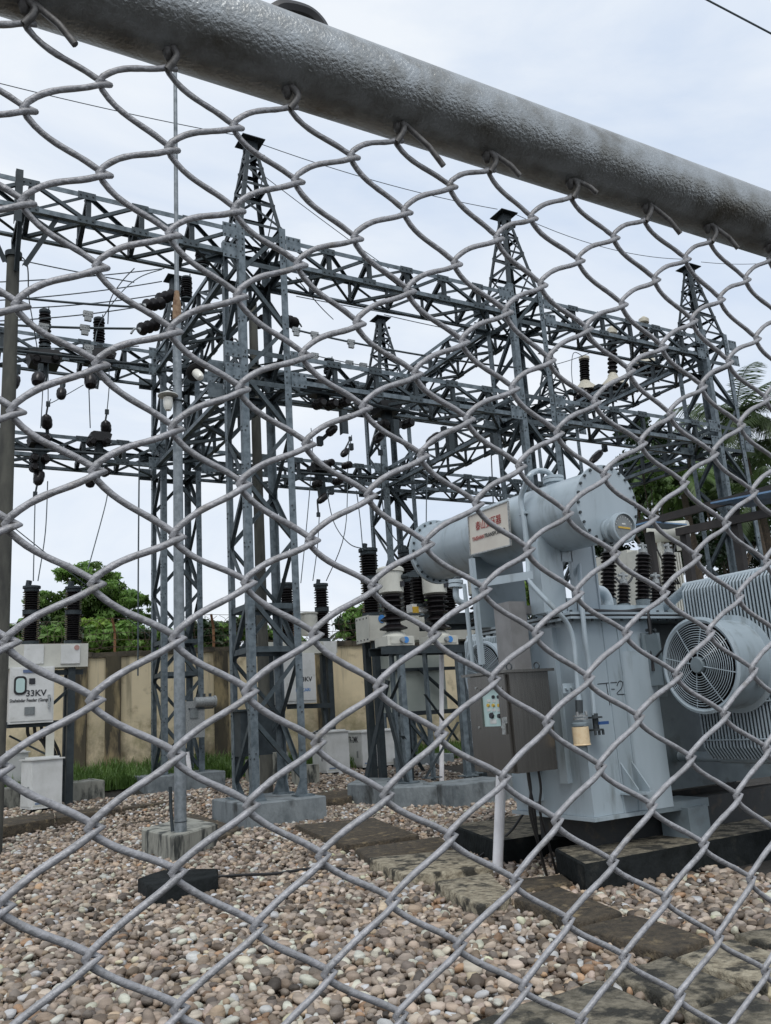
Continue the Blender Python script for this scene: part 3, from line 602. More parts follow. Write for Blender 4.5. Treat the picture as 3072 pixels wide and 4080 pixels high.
disconnector((214, 768), (204, 838), 17.1, [(196, 775), (236, 774)], ((150, 776), (320, 788)), 'switch base with a fat black saddle under the second upright insulator at left', .8)
disconnector((86, 950), (82, 1040), 17.0, [(76, 945), (100, 948), (74, 990), (98, 992), (74, 1010)], ((-20, 968), (150, 975)), 'switch base with bundled stub insulators on the lower far girder, nearer the left edge')
disconnector((217, 945), (207, 1040), 17.0, [(198, 955), (229, 955), (196, 1035), (228, 1020)], ((150, 976), (250, 983)), 'switch base with bundled stub insulators on the lower far girder, left of the lamp pole')
disconnector((692, 1010), (700, 1075), 16.9, [(684, 1002), (712, 1000), (686, 1045), (730, 1040), (750, 1005)], ((650, 1022), (860, 1036)), 'switch base on the lower far girder right of the nearest tower')
disconnector((700, 838), (705, 880), 12.3, [(690, 872), (716, 874), (742, 870)], ((650, 842), (790, 862)), 'switch base under the lower girder right of the nearest tower')
disconnector((838, 880), (842, 925), 12.5, [(826, 918), (852, 920), (880, 915)], ((790, 872), (930, 900)), 'switch base under the lower girder in front of the small far tower')
# suspended hanger straps under the lower girder
for x, y in [(738, 905), (850, 925), (968, 945), (1065, 955)]:
    p = AY(x, y - 20, 12.1); tag(MB().ang(p, p - V((0, 0, .42)), .11, .01, (1, 0, 0), (0, 1, 0)).build('hanger_strap', GALVD), {738: 'steel hanger strap under the lower girder, nearest to the big tower', 850: 'steel hanger strap under the lower girder, before the small far tower', 968: 'steel hanger strap under the lower girder, left of the conservator', 1065: 'steel hanger strap under the lower girder, above the sign plate'}[x], 'strap', 'hanger straps under the lower girder')

# ---------------------------------------------------------------- wires
def wire(pts, r, label, group, sg=0., clamps=(), name='overhead_wire'):
    P = [AY(*p) for p in pts]
    path = sag(P[0], P[1], sg) if len(P) == 2 else smoothpath(P)
    o = MB().tube(path, r, 6).build(name, CABLE); tag(o, label, 'wire', group)
    for c in clamps:
        q = path[int(c * (len(path) - 1))]; m = MB().box(q, (.17, .07, .1)).box(q - V((0, 0, .09)), (.12, .06, .09))
        for i in range(3): m.bolt(q + V((-.05 + .05 * i, -.035, .0)), (0, -1, 0), .012, .01)
        m.build('clamp', CLAMP, o, smooth=False)
    return o
GW = 'wires over the switchyard'
wire([(-60, 165, 12.4), (532, 296, 12.4)], .007, 'thin earth wire from the left edge to the nearest tower peak', GW, .05)
wire([(566, 312, 12.4), (1075, 452, 12.4)], .007, 'thin earth wire between the nearest tower peak and the next peak', GW, .12)
wire([(1112, 462, 12.4), (1478, 560, 12.4)], .007, 'thin earth wire reaching the palm side tower peak', GW, .25)
wire([(1515, 566, 12.4), (1720, 560, 12.4)], .007, 'thin earth wire leaving the palm side tower to the right', GW, .1)
wire([(570, 380, 12.8), (840, 580, 12.8)], .007, 'very thin wire slanting down right of the nearest peak', GW, .02)
wire([(1500, -15, 5), (1690, 85, 4.6)], .011, 'single wire crossing the top right corner of the sky', GW, .0)
for i, (a, c, s, cl, lab) in enumerate([
    ((-20, 548, 15), (290, 610, 15), .02, (), 'thin wire below the upper girder at the left'), ((-20, 610, 15), (355, 580, 15.2), .04, (), 'upper of the wires strung left of the lamp pole'),
    ((-20, 650, 15), (350, 608, 15.2), .05, (), 'second wire strung left of the lamp pole'), ((-20, 668, 15), (335, 638, 15.2), .06, (), 'third wire strung left of the lamp pole'),
    ((-20, 694, 15), (300, 663, 14.6), .05, (.7,), 'fourth wire strung left of the lamp pole, with a pale clamp'), ((-20, 636, 15), (312, 664, 14.6), .03, (), 'thick dark bus wire left of the lamp pole'),
    ((-20, 700, 15.2), (292, 710, 14.6), .02, (.38, .68), 'dark bus wire with two pale clamps left of the lamp pole'), ((-20, 752, 16), (300, 748, 16), .02, (.7,), 'thin bus wire with a pale clamp over the far left girder'),
    ((-20, 1100, 19), (330, 1380, 21), .0, (), 'long thin slanting guy wire behind the left girders'),
    ((640, 713, 15.6), (1180, 800, 13.5), .12, (.06, .14, .22), 'dark bus wire with three pale clamps right of the nearest tower'), ((650, 760, 16), (860, 800, 15), .05, (.2, .5, .7), 'short bus wire with three pale clamps over the lower girder'),
    ((640, 640, 16.5), (1180, 720, 16.5), .1, (), 'thin far wire over the small far tower'), ((830, 680, 17), (1080, 730, 18), .04, (), 'thin far wire right of the small far peak'),
    ((1190, 790, 17), (1280, 760, 17), .03, (), 'curved lead to the white headed insulators')]):
    wire([a, c], .022 if 'dark' in lab else .011, lab, GW, s, cl)
GR = 'dropper wires'
for pts, r, lab in [
    ([(30, 545, 13), (58, 570, 13), (62, 640, 14), (70, 690, 16), (80, 750, 17)], .010, 'curved jumper from the left pole down to the first switch'), ([(290, 580, 13), (262, 610, 14), (238, 650, 15), (233, 700, 15.5)], .010, 'curved jumper falling from the upper girder at left'),
    ([(350, 582, 15), (300, 600, 15), (255, 640, 15), (215, 700, 17), (205, 740, 17)], .010, 'looping jumper onto the second upright insulator'), ([(94, 790, 16.8), (92, 850, 17), (88, 925, 17)], .010, 'dropper beside the first switch insulator'),
    ([(104, 780, 17), (104, 873, 17.1)], .010, 'dropper into the left switch clamp'), ([(192, 838, 16.6), (195, 925, 17)], .010, 'dropper hanging from the second fat insulator'), ([(234, 770, 17), (236, 830, 17), (231, 890, 17.1)], .010, 'dropper into the right switch clamp'),
    ([(103, 1040, 17), (98, 1150, 16.6), (82, 1255, 16.2)], .011, 'right one of two droppers to the left breaker insulator'), ([(76, 1068, 17), (74, 1160, 16.6), (72, 1255, 16.2)], .011, 'left one of two droppers to the left breaker insulator'),
    ([(233, 1050, 17), (228, 1090, 17), (190, 1230, 16.2)], .011, 'dropper slanting to the second breaker insulator at left'), ([(301, 985, 17.1), (299, 1200, 17.1), (298, 1460, 17.1)], .016, 'straight black operating rod left of the tower behind the lamp pole'),
    ([(640, 600, 12), (690, 660, 13), (720, 690, 15)], .010, 'curved jumper from the upper girder right of the nearest tower'), ([(760, 940, 17), (752, 1000, 17), (745, 1150, 16), (705, 1255, 17)], .010, 'dropper curving to the middle breaker insulator'),
    ([(672, 925, 17), (675, 980, 17), (663, 1130, 17), (650, 1260, 17)], .010, 'dropper beside the right leg of the nearest tower'), ([(706, 1060, 15), (722, 1130, 14.6), (755, 1175, 14.2), (790, 1186, 14)], .010, 'dark jumper looping to the left main breaker insulator'),
    ([(770, 1060, 15), (778, 1120, 15), (784, 1190, 14.1)], .010, 'straight dropper left of the main breaker insulator'), ([(690, 1112, 17), (686, 1180, 17), (676, 1255, 17)], .010, 'dropper below the lowest hanging insulator'),
    ([(823, 980, 13), (828, 1100, 13.5), (850, 1160, 13.8), (885, 1186, 14)], .010, 'jumper from hanging insulator to the second main breaker insulator'), ([(926, 1000, 12.8), (922, 1060, 12.8), (921, 1130, 12.8)], .010, 'dropper falling behind the conservator'),
    ([(1060, 945, 13), (1066, 1090, 13)], .013, 'straight dropper behind the conservator sign plate'), ([(1262, 772, 17.4), (1240, 762, 17), (1235, 800, 17), (1240, 850, 16.5)], .012, 'bent lead at the lowest white headed insulator'),
    ([(110, 862, 16.2), (112, 870, 16.2), (180, 832, 16.6)], .009, 'slanted lead joining two hanging insulators at left')]:
    wire(pts, r, lab, GR, name='dropper_wire')

# ---------------------------------------------------------------- main transformer
Y0 = 5.6; C0 = AY(1285, 1772, Y0); XA = C0.x; ZB = C0.z; ZF2 = 1.96
tr = thing('transformer', 'large grey blue power transformer with a fat conservator drum, marked T-2', 'transformer', (XA, Y0, ZB))
m = MB()
m.bb((XA, Y0, ZB + .02), (XA + .89, Y0 + 1.02, ZF2 - .02)); m.build('tank', PAINT, tr)
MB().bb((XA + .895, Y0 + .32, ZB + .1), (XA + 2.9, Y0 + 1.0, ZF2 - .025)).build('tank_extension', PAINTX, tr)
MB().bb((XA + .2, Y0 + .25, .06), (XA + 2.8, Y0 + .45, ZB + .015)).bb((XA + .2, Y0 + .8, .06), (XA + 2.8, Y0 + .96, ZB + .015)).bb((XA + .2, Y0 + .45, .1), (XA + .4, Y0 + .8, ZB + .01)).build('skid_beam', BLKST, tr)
m = MB().bb((XA - .03, Y0 - .035, ZB - .012), (XA + .93, Y0 + 1.06, ZB + .018))
for x, w in ((XA + .33, .012), (XA + .50, .02)): m.bb((x, Y0 - .012, ZB + .02), (x + w, Y0 + .01, ZF2 - .05))
m.prism([(0, 0), (.10, -.055), (.34, -.055), (.385, 0)], (XA + .52, Y0 + .001, ZB + .02), (XA + .52, Y0 + .001, ZF2 - .30), V((1, 0, 0)), V((0, 1, 0)))
for y, w, zb, dd in ((Y0 + .22, .10, .28, .05), (Y0 + .62, .22, .12, .16)): m.bb((XA - dd, y, ZB + zb), (XA + .005, y + w, ZF2 - .06))
m.bb((XA - .22, Y0 + .5, ZB + 1.05), (XA, Y0 + .56, ZB + 1.13)); m.bb((XA - .20, Y0 + .55, ZB + .42), (XA, Y0 + .75, ZB + .47))
m.build('tank_stiffener', PAINT, tr)
MB().bb((XA - .09, Y0 - .09, ZF2 + .003), (XA + 3.0, Y0 + 1.27, ZF2 + .015)).build('cover_gasket', BLACK, tr)
for z, sg_ in ((ZF2 - .02, -1), (ZF2 + .017, 1)):
    m = MB().bb((XA - .09, Y0 - .09, z), (XA + 3.0, Y0 + 1.27, z + .02)); m.cur = 1; zz = z if sg_ < 0 else z + .02
    for i in range(26): m.bolt((XA - .05 + .115 * i, Y0 - .055, zz), (0, 0, sg_), .013, .02)
    for i in range(11): m.bolt((XA - .055, Y0 + .06 + .115 * i, zz), (0, 0, sg_), .013, .02)
    m.build('cover_flange', [PAINT, BOLT], tr, ang=25)
# jacking lug
a = AY(1349, 1712, Y0 - .01); m = MB()
for dx in (0, .13): m.plate([(a.x + dx, Y0, a.z), (a.x + dx, Y0 - .17, a.z), (a.x + dx, Y0 - .17, a.z + .03), (a.x + dx, Y0, a.z + .24)], (1, 0, 0), .014)
m.bb((a.x - .04, Y0 - .19, a.z - .016), (a.x + .22, Y0, a.z)); m.build('jacking_lug', PAINT, tr)
m = MB()
for px, py in ((1397, 1362), (1413, 1362)): m.bolt(AY(px, py, Y0 - .055), (0, -1, 0), .016, .02)
a = AY(1390, 1368, Y0 - .04); c = AY(1440, 1505, Y0 - .04)
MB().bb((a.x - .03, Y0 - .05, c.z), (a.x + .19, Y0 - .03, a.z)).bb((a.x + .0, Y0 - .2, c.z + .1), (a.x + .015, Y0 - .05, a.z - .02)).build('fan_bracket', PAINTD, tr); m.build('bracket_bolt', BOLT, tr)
# handwriting
m = MB()
def stroke(pts): m.tube(smoothpath([AY(x, y, Y0 - .002) for x, y in pts], 4), .0034, 5)
stroke([(1291, 1478), (1311, 1476), (1333, 1474)]); stroke([(1310, 1477), (1314, 1500), (1318, 1524)]); stroke([(1319, 1489), (1328, 1489)])
stroke([(1333, 1482), (1338, 1472), (1345, 1474), (1343, 1487), (1333, 1499), (1350, 1500)]); m.build('handwritten_mark', INK, tr)
# conservator drum
XC = 5.12; ce = AX(1310, 1091, XC); cl = AX(944, 1193, XC); rc = (AX(1310, 1003, XC).z - ce.z) * .95; axd = (cl - ce).normalized(); LD = (cl - ce).length
dr = MB().lathe(ce, axd, [(.001, .012), (rc - .02, .012), (rc - .012, .02), (rc - .012, LD - .02), (rc - .05, LD - .012), (.001, LD - .012)], 56).build('conservator', PAINT, tr, ang=30); u, v = frame(axd)
def rim(m_, o_, d_):
    m_.cur = 1
    for i in range(24): a_ = 2 * math.pi * i / 24; m_.bolt(o_ + (u * math.cos(a_) + v * math.sin(a_)) * (rc + .002), d_, .013, .014)
    return m_
rim(MB().lathe(ce - axd * .012, axd, [(.001, 0), (rc + .02, 0), (rc + .02, .022), (rc - .02, .022)], 56), ce - axd * .012, -axd).build('end_plate', [PAINT, BOLT], dr)
m = MB().lathe(cl - axd * .02, axd, [(rc - .02, -.01), (rc + .03, -.01), (rc + .03, .03), (.001, .03)], 56); rim(m, cl - axd * .03, -axd); rim(m, cl + axd * .01, axd).build('end_plate', [PAINT, BOLT], dr)
MB().torus(ce + axd * (LD * .78), axd, rc - .012, .005, 56, 5).build('weld_seam', PAINT, dr)
gd = AX(1330, 1150, XC) ; gd = V((gd.x + .0, gd.y, gd.z)); go = AY(1318, 1147, ce.y - .01)
gg = MB().lathe(go, -axd, [(.10, 0), (.10, .03), (.075, .035), (.075, .10), (.105, .105), (.128, .12), (.128, .17), (.113, .175), (.110, .155), (.001, .155)], 32).build('oil_gauge', PAINT, dr)
fo = go - axd * .158; MB().lathe(fo, -axd, [(.109, 0), (.001, .002)], 28).build('dial', DIAL, gg)
m = MB().bar(fo - axd * .006 + V((-.065, 0, .0)), fo - axd * .006 + V((.065, 0, -.006)), .015, .003, -axd); m.build('needle', YEL, gg)
m = MB()
for i in range(9): a_ = R(20 + 17.5 * i); q = V((math.cos(a_) * .09, 0, math.sin(a_) * .09)); m.box(fo - axd * .004 + q, (.006, .002, .012))
m.box(fo - axd * .004 + V((0, 0, .03)), (.04, .002, .012)); m.build('dial_marks', WHITE, gg)
# sign plate on the drum
XS = XC - rc - .03; q4 = [AX(x, y, XS) for x, y in ((1012, 1116), (1098, 1083), (1104, 1178), (1017, 1200))]
sg = MB().plate(q4, (1, 0, 0), .012).build('name_plate', SIGN, dr); m = MB()
for a, c in zip(q4, q4[1:] + q4[:1]): m.bar(a - V((.002, 0, 0)), c - V((.002, 0, 0)), .012, .014, (1, 0, 0))
m.build('plate_rim', CLAMP, sg)
xd = (q4[1] - q4[0] + q4[2] - q4[3]).normalized(); yd = V((0, 0, 1)); cen = sum(q4, V()) / 4; W = (q4[1] - q4[0]).length; Hh = (q4[0] - q4[3]).length
text('lettering', '\u6cf0\u5c71\u53d8\u538b\u5668', W * .150, cen + yd * Hh * .16 + V((-.004, 0, 0)), xd, yd, REDT, sg, bold=0, sx=.85)
text('lettering', 'TAISHAN', W * .088, cen - yd * Hh * .13 - xd * W * .275 + V((-.004, 0, 0)), xd, yd, REDT, sg, sx=.85, bold=0)
text('lettering', 'TRANSFORMER', W * .088, cen - yd * Hh * .13 + xd * W * .14 + V((-.004, 0, 0)), xd, yd, INK, sg, sx=.85, bold=0)
# conservator supports
m = MB(); zt = ce.z - rc * .8
m.bb((XC - .30, Y0 + .08, ZF2 + .05), (XC - .05, Y0 + .11, zt + .1)).bb((XC + .06, Y0 + .08, ZF2 + .05), (XC + .32, Y0 + .11, zt + .1)).bb((XC - .06, Y0 + .08, ZF2 + .05), (XC + .07, Y0 + .11, ZF2 + .18)).bb((XC - .06, Y0 + .08, zt - .12), (XC + .07, Y0 + .11, zt + .1))
m.bb((XC - .30, Y0 + .05, ZF2 + .037), (XC + .32, Y0 + .2, ZF2 + .06)); m.bb((XC - .32, Y0 + .07, ZF2 + .05), (XC - .30, Y0 + .25, zt + .05)); m.bb((XC + .32, Y0 + .07, ZF2 + .05), (XC + .34, Y0 + .25, zt + .05))
m.build('drum_support', PAINT, tr)
m = MB(); ys = Y0 + 1.06
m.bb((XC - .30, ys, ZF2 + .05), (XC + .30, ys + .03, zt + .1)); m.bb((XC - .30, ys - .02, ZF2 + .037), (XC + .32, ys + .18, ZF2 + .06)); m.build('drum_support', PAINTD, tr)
p = AY(1018, 1206, ys - .5); q = AY(1036, 1436, ys - .5)
m = MB().ang((p.x, p.y, p.z), (p.x + .01, p.y, q.z), .042, .007, (1, 0, 0), (0, 1, 0)).bar(AY(1025, 1262, ys - .5), AY(1152, 1242, Y0 + .05), .012, .07, (0, 0, 1)); m.build('support_post', PAINT, tr)
p = AY(1003, 1262, ys - .3); MB().tube([p, V((p.x + .02, p.y, AY(1012, 1440, ys - .3).z))], .02, 10).build('oil_pipe', PAINT, tr)
m = MB().cyl(AY(985, 1254, ys), AY(985, 1261, ys), .07, 14).cyl(AY(985, 1263, ys), AY(985, 1270, ys), .07, 14).tube(smoothpath([AY(985, 1268, ys), AY(986, 1290, ys), AY(994, 1301, ys), AY(1008, 1303, ys)]), .03, 10); m.build('oil_pipe', PAINT, tr)
# breather pipes
XP = XC - rc - .05
top = [(1196, 1036, .16), (1190, 1026, .13), (1178, 1018, .08), (1160, 1018, .02), (1146, 1026, 0), (1135, 1048, -.02), (1126, 1074, -.02), (1127, 1095, 0), (1132, 1120, 0), (1138, 1172, 0)]
m = MB().tube(smoothpath([AX(x, y, XP + .2 + d) for x, y, d in top[:4]] + [AX(x, y, XP + .04) for x, y, d in top[4:]], 5), .025, 10)
fl = AX(1196, 1041, XC); m.cyl(fl - V((0, 0, .07)), fl, .07, 16).cyl(fl - V((0, 0, .015)), fl + V((0, 0, .015)), .095, 18).cyl(fl + V((0, 0, .02)), fl + V((0, 0, .045)), .095, 18)
m.box(AX(1133, 1110, XP + .06), (.06, .1, .02)); m.build('equalising_pipe', PAINT, tr)
YP = Y0 - .10
m = MB().tube(smoothpath([AX(1138, 1172, XP + .04), AY(1141, 1219, YP + .25), AY(1143, 1250, YP + .2), AY(1155, 1270, YP + .15), AY(1200, 1317, YP), AY(1227, 1349, YP), AY(1239, 1385, YP), AY(1244, 1430, YP), AY(1250, 1505, YP)], 5), .021, 10)
m.cyl(AY(1250, 1505, YP), AY(1252, 1528, YP), .024, 10); m.build('breather_pipe', PAINT, tr)
j = AY(1254, 1549, YP); m = MB()
for z in (.0, -.022): m.cyl(j + V((0, 0, z)), j + V((0, 0, z + .014)), .062, 16)
m.cyl(j + V((0, 0, .01)), j + V((0, 0, .06)), .022, 10)
for s in (-1, 1): m.bolt(j + V((s * .047, -.02, .012)), (0, 0, 1), .012, .03)
m.build('breather_flange', CLAMP, tr); m = MB().cyl(AY(1250, 1505, YP) - V((0, 0, .03)), AY(1252, 1540, YP), .031, 10); m.build('pipe_nipple', BOLT, tr)
a = AY(1257, 1563, YP); c = AY(1258, 1611, YP); rj = .068
jr = MB().lathe(c, (0, 0, 1), [(.001, 0), (rj, 0), (rj + .006, .006), (rj, .012), (rj, .012 + (a.z - c.z) * .78), (.001, .012 + (a.z - c.z) * .80)], 24).build('silica_gel_jar', GEL, tr)
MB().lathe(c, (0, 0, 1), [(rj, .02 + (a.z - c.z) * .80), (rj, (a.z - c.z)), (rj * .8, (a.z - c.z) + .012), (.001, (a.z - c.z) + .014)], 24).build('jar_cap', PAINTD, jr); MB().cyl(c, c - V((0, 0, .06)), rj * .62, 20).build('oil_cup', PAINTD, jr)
m = MB().tube(smoothpath([AY(1246, 1190, YP + .3), AY(1251, 1219, YP + .2), AY(1256, 1290, YP), AY(1264, 1376, YP - .02), AY(1272, 1432, YP), AY(1280, 1497, YP), AY(1284, 1545, YP)], 5), .021, 10); m.build('drain_pipe', PAINT, tr)
m = MB(); d = AY(1286, 1552, YP)
for z in (.0, -.10): m.cyl(d + V((0, 0, z)), d + V((0, 0, z + .014)), .06, 14)
m.cyl(d + V((0, 0, -.1)), d + V((0, 0, .04)), .026, 10)
for s in (-1, 0, 1): m.bolt(d + V((s * .042, -.03, -.10)), (0, 0, -1), .011, .035)
v_ = m.build('drain_valve', BOLT, tr); MB().box(d + V((.03, -.06, -.04)), (.1, .02, .025)).build('valve_handle', mat('blue_handle', (.03, .08, .22)), v_)
a = AY(1227, 1487, Y0 - .012); MB().bb((a.x - .06, Y0 - .02, a.z - .04), (a.x + .07, Y0, a.z + .04)).bolt((a.x - .025, Y0 - .02, a.z), (0, -1, 0), .016, .02).bolt((a.x + .03, Y0 - .02, a.z), (0, -1, 0), .016, .02).bb((a.x + .07, Y0 - .08, a.z - .008), (a.x + .13, Y0, a.z + .008)).build('pipe_clip', PAINT, tr)
# Buchholz elbow, valves and bushings on the cover
m = MB().tube(smoothpath([AY(1272, 1268, Y0 + .35), AY(1288, 1275, Y0 + .35), AY(1303, 1280, Y0 + .35), AY(1313, 1298, Y0 + .35), AY(1314, 1322, Y0 + .35)], 6), .052, 16)
a = AY(1272, 1268, Y0 + .35); m.cyl(a, a + V((-.03, 0, .004)), .10, 18).cyl(a + V((-.04, 0, 0)), a + V((-.06, 0, 0)), .10, 18); m.build('elbow_pipe', PAINT, tr)
m = MB().bb((XA + .35, Y0 + .2, ZF2 + .037), (XA + 1.35, Y0 + .9, ZF2 + .14)); m.build('cover_pocket', PAINT, tr)
for x, y0, y1, Y, r, n in ((1316, 1192, 1304, 6.7, .088, 12), (1391, 1196, 1306, 6.6, .088, 12), (1349, 1262, 1316, 6.3, .07, 6), (1419, 1262, 1312, 6.3, .065, 6), (1446, 1196, 1306, 6.7, .085, 12)):
    a = AY(x, y1, Y); c = AY(x - 1, y0, Y); a.z = max(a.z, ZF2 + .03)
    m = MB().sheds(a + V((0, 0, .04)), c, r * .62, r, n); b_ = m.build('bushing', PORC, tr)
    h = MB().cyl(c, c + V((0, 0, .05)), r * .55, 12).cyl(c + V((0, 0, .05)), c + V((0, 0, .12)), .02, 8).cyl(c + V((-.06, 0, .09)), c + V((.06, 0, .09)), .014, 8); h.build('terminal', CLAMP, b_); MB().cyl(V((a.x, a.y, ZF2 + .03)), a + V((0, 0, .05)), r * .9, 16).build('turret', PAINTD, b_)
m = MB()
m.tube(smoothpath([AY(1258, 1316, Y0 - .02), AY(1290, 1320, Y0 - .05), AY(1350, 1322, Y0 - .06), AY(1392, 1318, Y0 - .07), AY(1402, 1340, Y0 - .09), AY(1410, 1420, Y0 - .1), AY(1412, 1450, Y0 - .1)], 5), .018, 8)
m.tube(smoothpath([AY(1410, 1428, Y0 - .12), AY(1424, 1412, Y0 - .2), AY(1436, 1400, Y0 - .3)], 5), .010, 8); m.tube(smoothpath([AY(1330, 1248, 6.5), AY(1345, 1262, 6.3), AY(1362, 1255, 6.3), AY(1372, 1230, 6.4)], 5), .012, 8); m.build('control_cable', BLACK, tr)
# radiators and fans
XR = 6.2
def radiator(Yf, Yn, z0, z1, parent):
    r = None; n = int(abs(Yf - Yn) / .034); m = MB(); lip = MB()
    for i in range(n + 1):
        y = Yf - (Yf - Yn) * i / n
        m.plate([(XR, y, z0 + .10), (XR + .08, y, z0), (XR + .5, y, z0), (XR + .58, y, z0 + .1), (XR + .58, y, z1), (XR + .45, y, z1 + .07), (XR + .07, y, z1 + .07), (XR, y, z1)], (0, 1, 0), .007)
        lip.tube([(XR + .075, y + .004, z1 + .075), (XR + .003, y + .004, z1 + .004), (XR, y + .004, z1 - .03), (XR, y + .004, z0 + .1), (XR + .08, y + .004, z0)], .0085, 6)
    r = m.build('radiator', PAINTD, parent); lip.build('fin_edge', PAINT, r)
    MB().cyl((XR + .10, Yf + .06, z1 + .06), (XR + .10, Yn - .06, z1 + .06), .04, 14).build('header_pipe', PAINT, r); h = MB().cyl((XR + .26, Yf + .06, z0 - .01), (XR + .26, Yn - .06, z0 - .01), .045, 14); h.build('header_pipe', PAINT, r)
    h = MB().cyl((XR - .014, Yf, z0 + .16), (XR - .014, Yn, z0 + .18), .007, 6).cyl((XR - .014, Yf, z0 + .42), (XR - .014, Yn, z0 + .55), .007, 6); h.build('tie_rod', PAINT, r); return r
pt = AX(1476, 1280, XR); pbm = AX(1496, 1640, XR)
ra = radiator(pt.y, pt.y - 2.0, pbm.z, pt.z, tr)
m = MB().cyl((XR + .12, pt.y + .05, pt.z + .05), (XR + .26, Y0 + .33, pt.z - .1), .045, 12); m.build('header_pipe', PAINT, ra); m = MB().cyl((XR + .26, pt.y + .05, pbm.z), (XR + .26, Y0 + .33, pbm.z), .045, 12); m.build('header_pipe', PAINT, ra)
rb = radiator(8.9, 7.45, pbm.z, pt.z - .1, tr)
m = MB().cyl((XR + .26, 7.45, pt.z + .03), (XR + .26, Y0 + 1.0, pt.z - .1), .045, 12); m.build('header_pipe', PAINT, rb); m = MB().cyl((XR + .26, 7.4, pbm.z), (XR + .26, Y0 + 1.0, pbm.z), .045, 12); m.build('header_pipe', PAINT, rb)
def fan(c, r, dep, parent):
    ax = V((1, 0, 0))
    f = MB().lathe(c, ax, [(r * .94, .0), (r, -.012), (r * 1.06, .0), (r * 1.06, .03), (r * .985, .04), (r * .985, dep - .03), (r * 1.10, dep - .02), (r * 1.10, dep), (r * .96, dep), (r * .955, dep - .04), (r * .955, .02)], 48, False).build('fan', PAINT, parent, ang=30)
    m = MB()
    for i in range(13): m.torus(c - ax * (.006 + .02 * (1 - (i / 13) ** 2)), ax, r * (.26 + .68 * i / 13), .0033, 40, 5)
    for i in range(8):
        a = 2 * math.pi * (i + .3) / 8; q = V((0, math.cos(a), math.sin(a))); m.cyl(c - ax * .033 + q * r * .18, c - ax * .004 + q * r * .95, .0048, 5)
    m.build('fan_guard', PAINT, f)
    MB().lathe(c - ax * .045, ax, [(.001, 0), (r * .16, 0), (r * .19, .02), (r * .19, .05), (r * .15, .2), (.001, .2)], 24).build('hub', PAINTD, f)
    m = MB()
    for i in range(6):
        a = 2 * math.pi * i / 6; u_ = V((0, math.cos(a), math.sin(a))); w_ = V((0, -math.sin(a), math.cos(a))); cc = c + ax * (dep * .45)
        m.plate([cc + u_ * r * .18 - w_ * r * .08 - ax * .05, cc + u_ * r * .9 - w_ * r * .2 - ax * .06, cc + u_ * r * .9 + w_ * r * .2 + ax * .06, cc + u_ * r * .18 + w_ * r * .08 + ax * .05], ax, .008)
    m.build('blade', BLACK, f); MB().lathe(c, ax, [(r * .950, .03), (r * .950, dep - .03), (.001, dep - .02)], 40, False).build('shade_liner', BLACK, f)  # black lining and back disc added for the shade inside the fan
    MB().box(c + V((dep * .62, -r * .90, -r * .42)), (.07, .012, .11), Matrix.Rotation(R(-24), 3, 'X')).build('rating_plate', DIAL, f); return f
fc = AX(1512, 1437, 5.77); rF = (AX(1512, 1331, 5.77).z - fc.z) / 1.06
fan(fc, rF, XR - 5.77, tr); f2 = AX(1046, 1458, 5.77); fan(f2, rF * .95, XR - 5.77, tr)
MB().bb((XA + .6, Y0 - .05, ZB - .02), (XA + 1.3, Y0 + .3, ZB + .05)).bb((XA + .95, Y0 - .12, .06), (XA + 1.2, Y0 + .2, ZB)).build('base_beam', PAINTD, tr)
# control box hung on the tank
XD = 4.33; kb = AX(1117, 1672, XD); kl = AX(1030, 1657, XD); kt = AX(1101, 1453, XD)
cb = MB().bb((XD + .012, kb.y, kb.z), (XD + .42, kl.y, kt.z)).build('control_box', STAIN, tr)
dp = MB(); dy0, dy1 = kb.y + .03, kl.y
wa = AX(1037, 1490, XD - .02); wb = AX(1083, 1569, XD - .02)
dp.bb((XD - .02, dy0, kb.z + .01), (XD + .01, dy1, wb.z)).bb((XD - .02, dy0, wa.z), (XD + .01, dy1, kt.z - .01)).bb((XD - .02, dy0, wb.z), (XD + .01, wb.y, wa.z)).bb((XD - .02, wa.y, wb.z), (XD + .01, dy1, wa.z)); dp.build('door', STAIN, cb)
MB().bb((XD - .05, kb.y - .04, kt.z), (XD + .46, kl.y + .05, kt.z + .022)).build('canopy', STAIN, cb)
MB().bb((XD - .0, wb.y - .02, wb.z - .02), (XD + .011, wa.y + .02, wa.z + .02)).build('window_panel', PANEL, cb)
m = MB(); n = MB(); k = MB()
for px in (1056, 1067, 1079): q = AX(px, 1524, XD - .002); m.cyl(q, q - V((.014, 0, 0)), .014, 14)
for px in (1067, 1078): q = AX(px, 1506, XD - .002); n.cyl(q, q - V((.014, 0, 0)), .014, 14)
n.build('lamp_lens', INK, cb)
for px in (1056, 1067, 1078):
    for py in (1514, 1534): k.box(AX(px, py, XD - .002), (.004, .045, .022))
k.box(AX(1066, 1559, XD - .002), (.004, .085, .035)); q = AX(1064, 1546, XD - .002); MB().cyl(q, q - V((.02, 0, 0)), .026, 5).build('switch_knob', INK, cb); n = MB(); q = AX(1081, 1547, XD - .002); n.cyl(q, q - V((.02, 0, 0)), .02, 5)
m.build('push_button', YEL, cb); n.build('switch_knob', INK, cb); k.build('button_label', WHITE, cb)
q = AX(1093, 1556, XD - .02); MB().box(q, (.03, .035, .05)).bar(q - V((.02, 0, -.02)), q - V((.024, -.01, .11)), .016, .022).build('handle', CLAMP, cb)
m = MB()
for px, py in ((1029, 1487), (1084, 1486), (1036, 1572), (1086, 1571)): m.bolt(AX(px, py, XD - .02), (-1, 0, 0), .010, .008)
m.build('screw', CLAMP, cb)
for s in (.06, .35): MB().torus((XD + s, kb.y + .05, kt.z + .05), (1, .3, 0), .028, .007, 16, 5).build('lifting_eye', BOLT, cb)
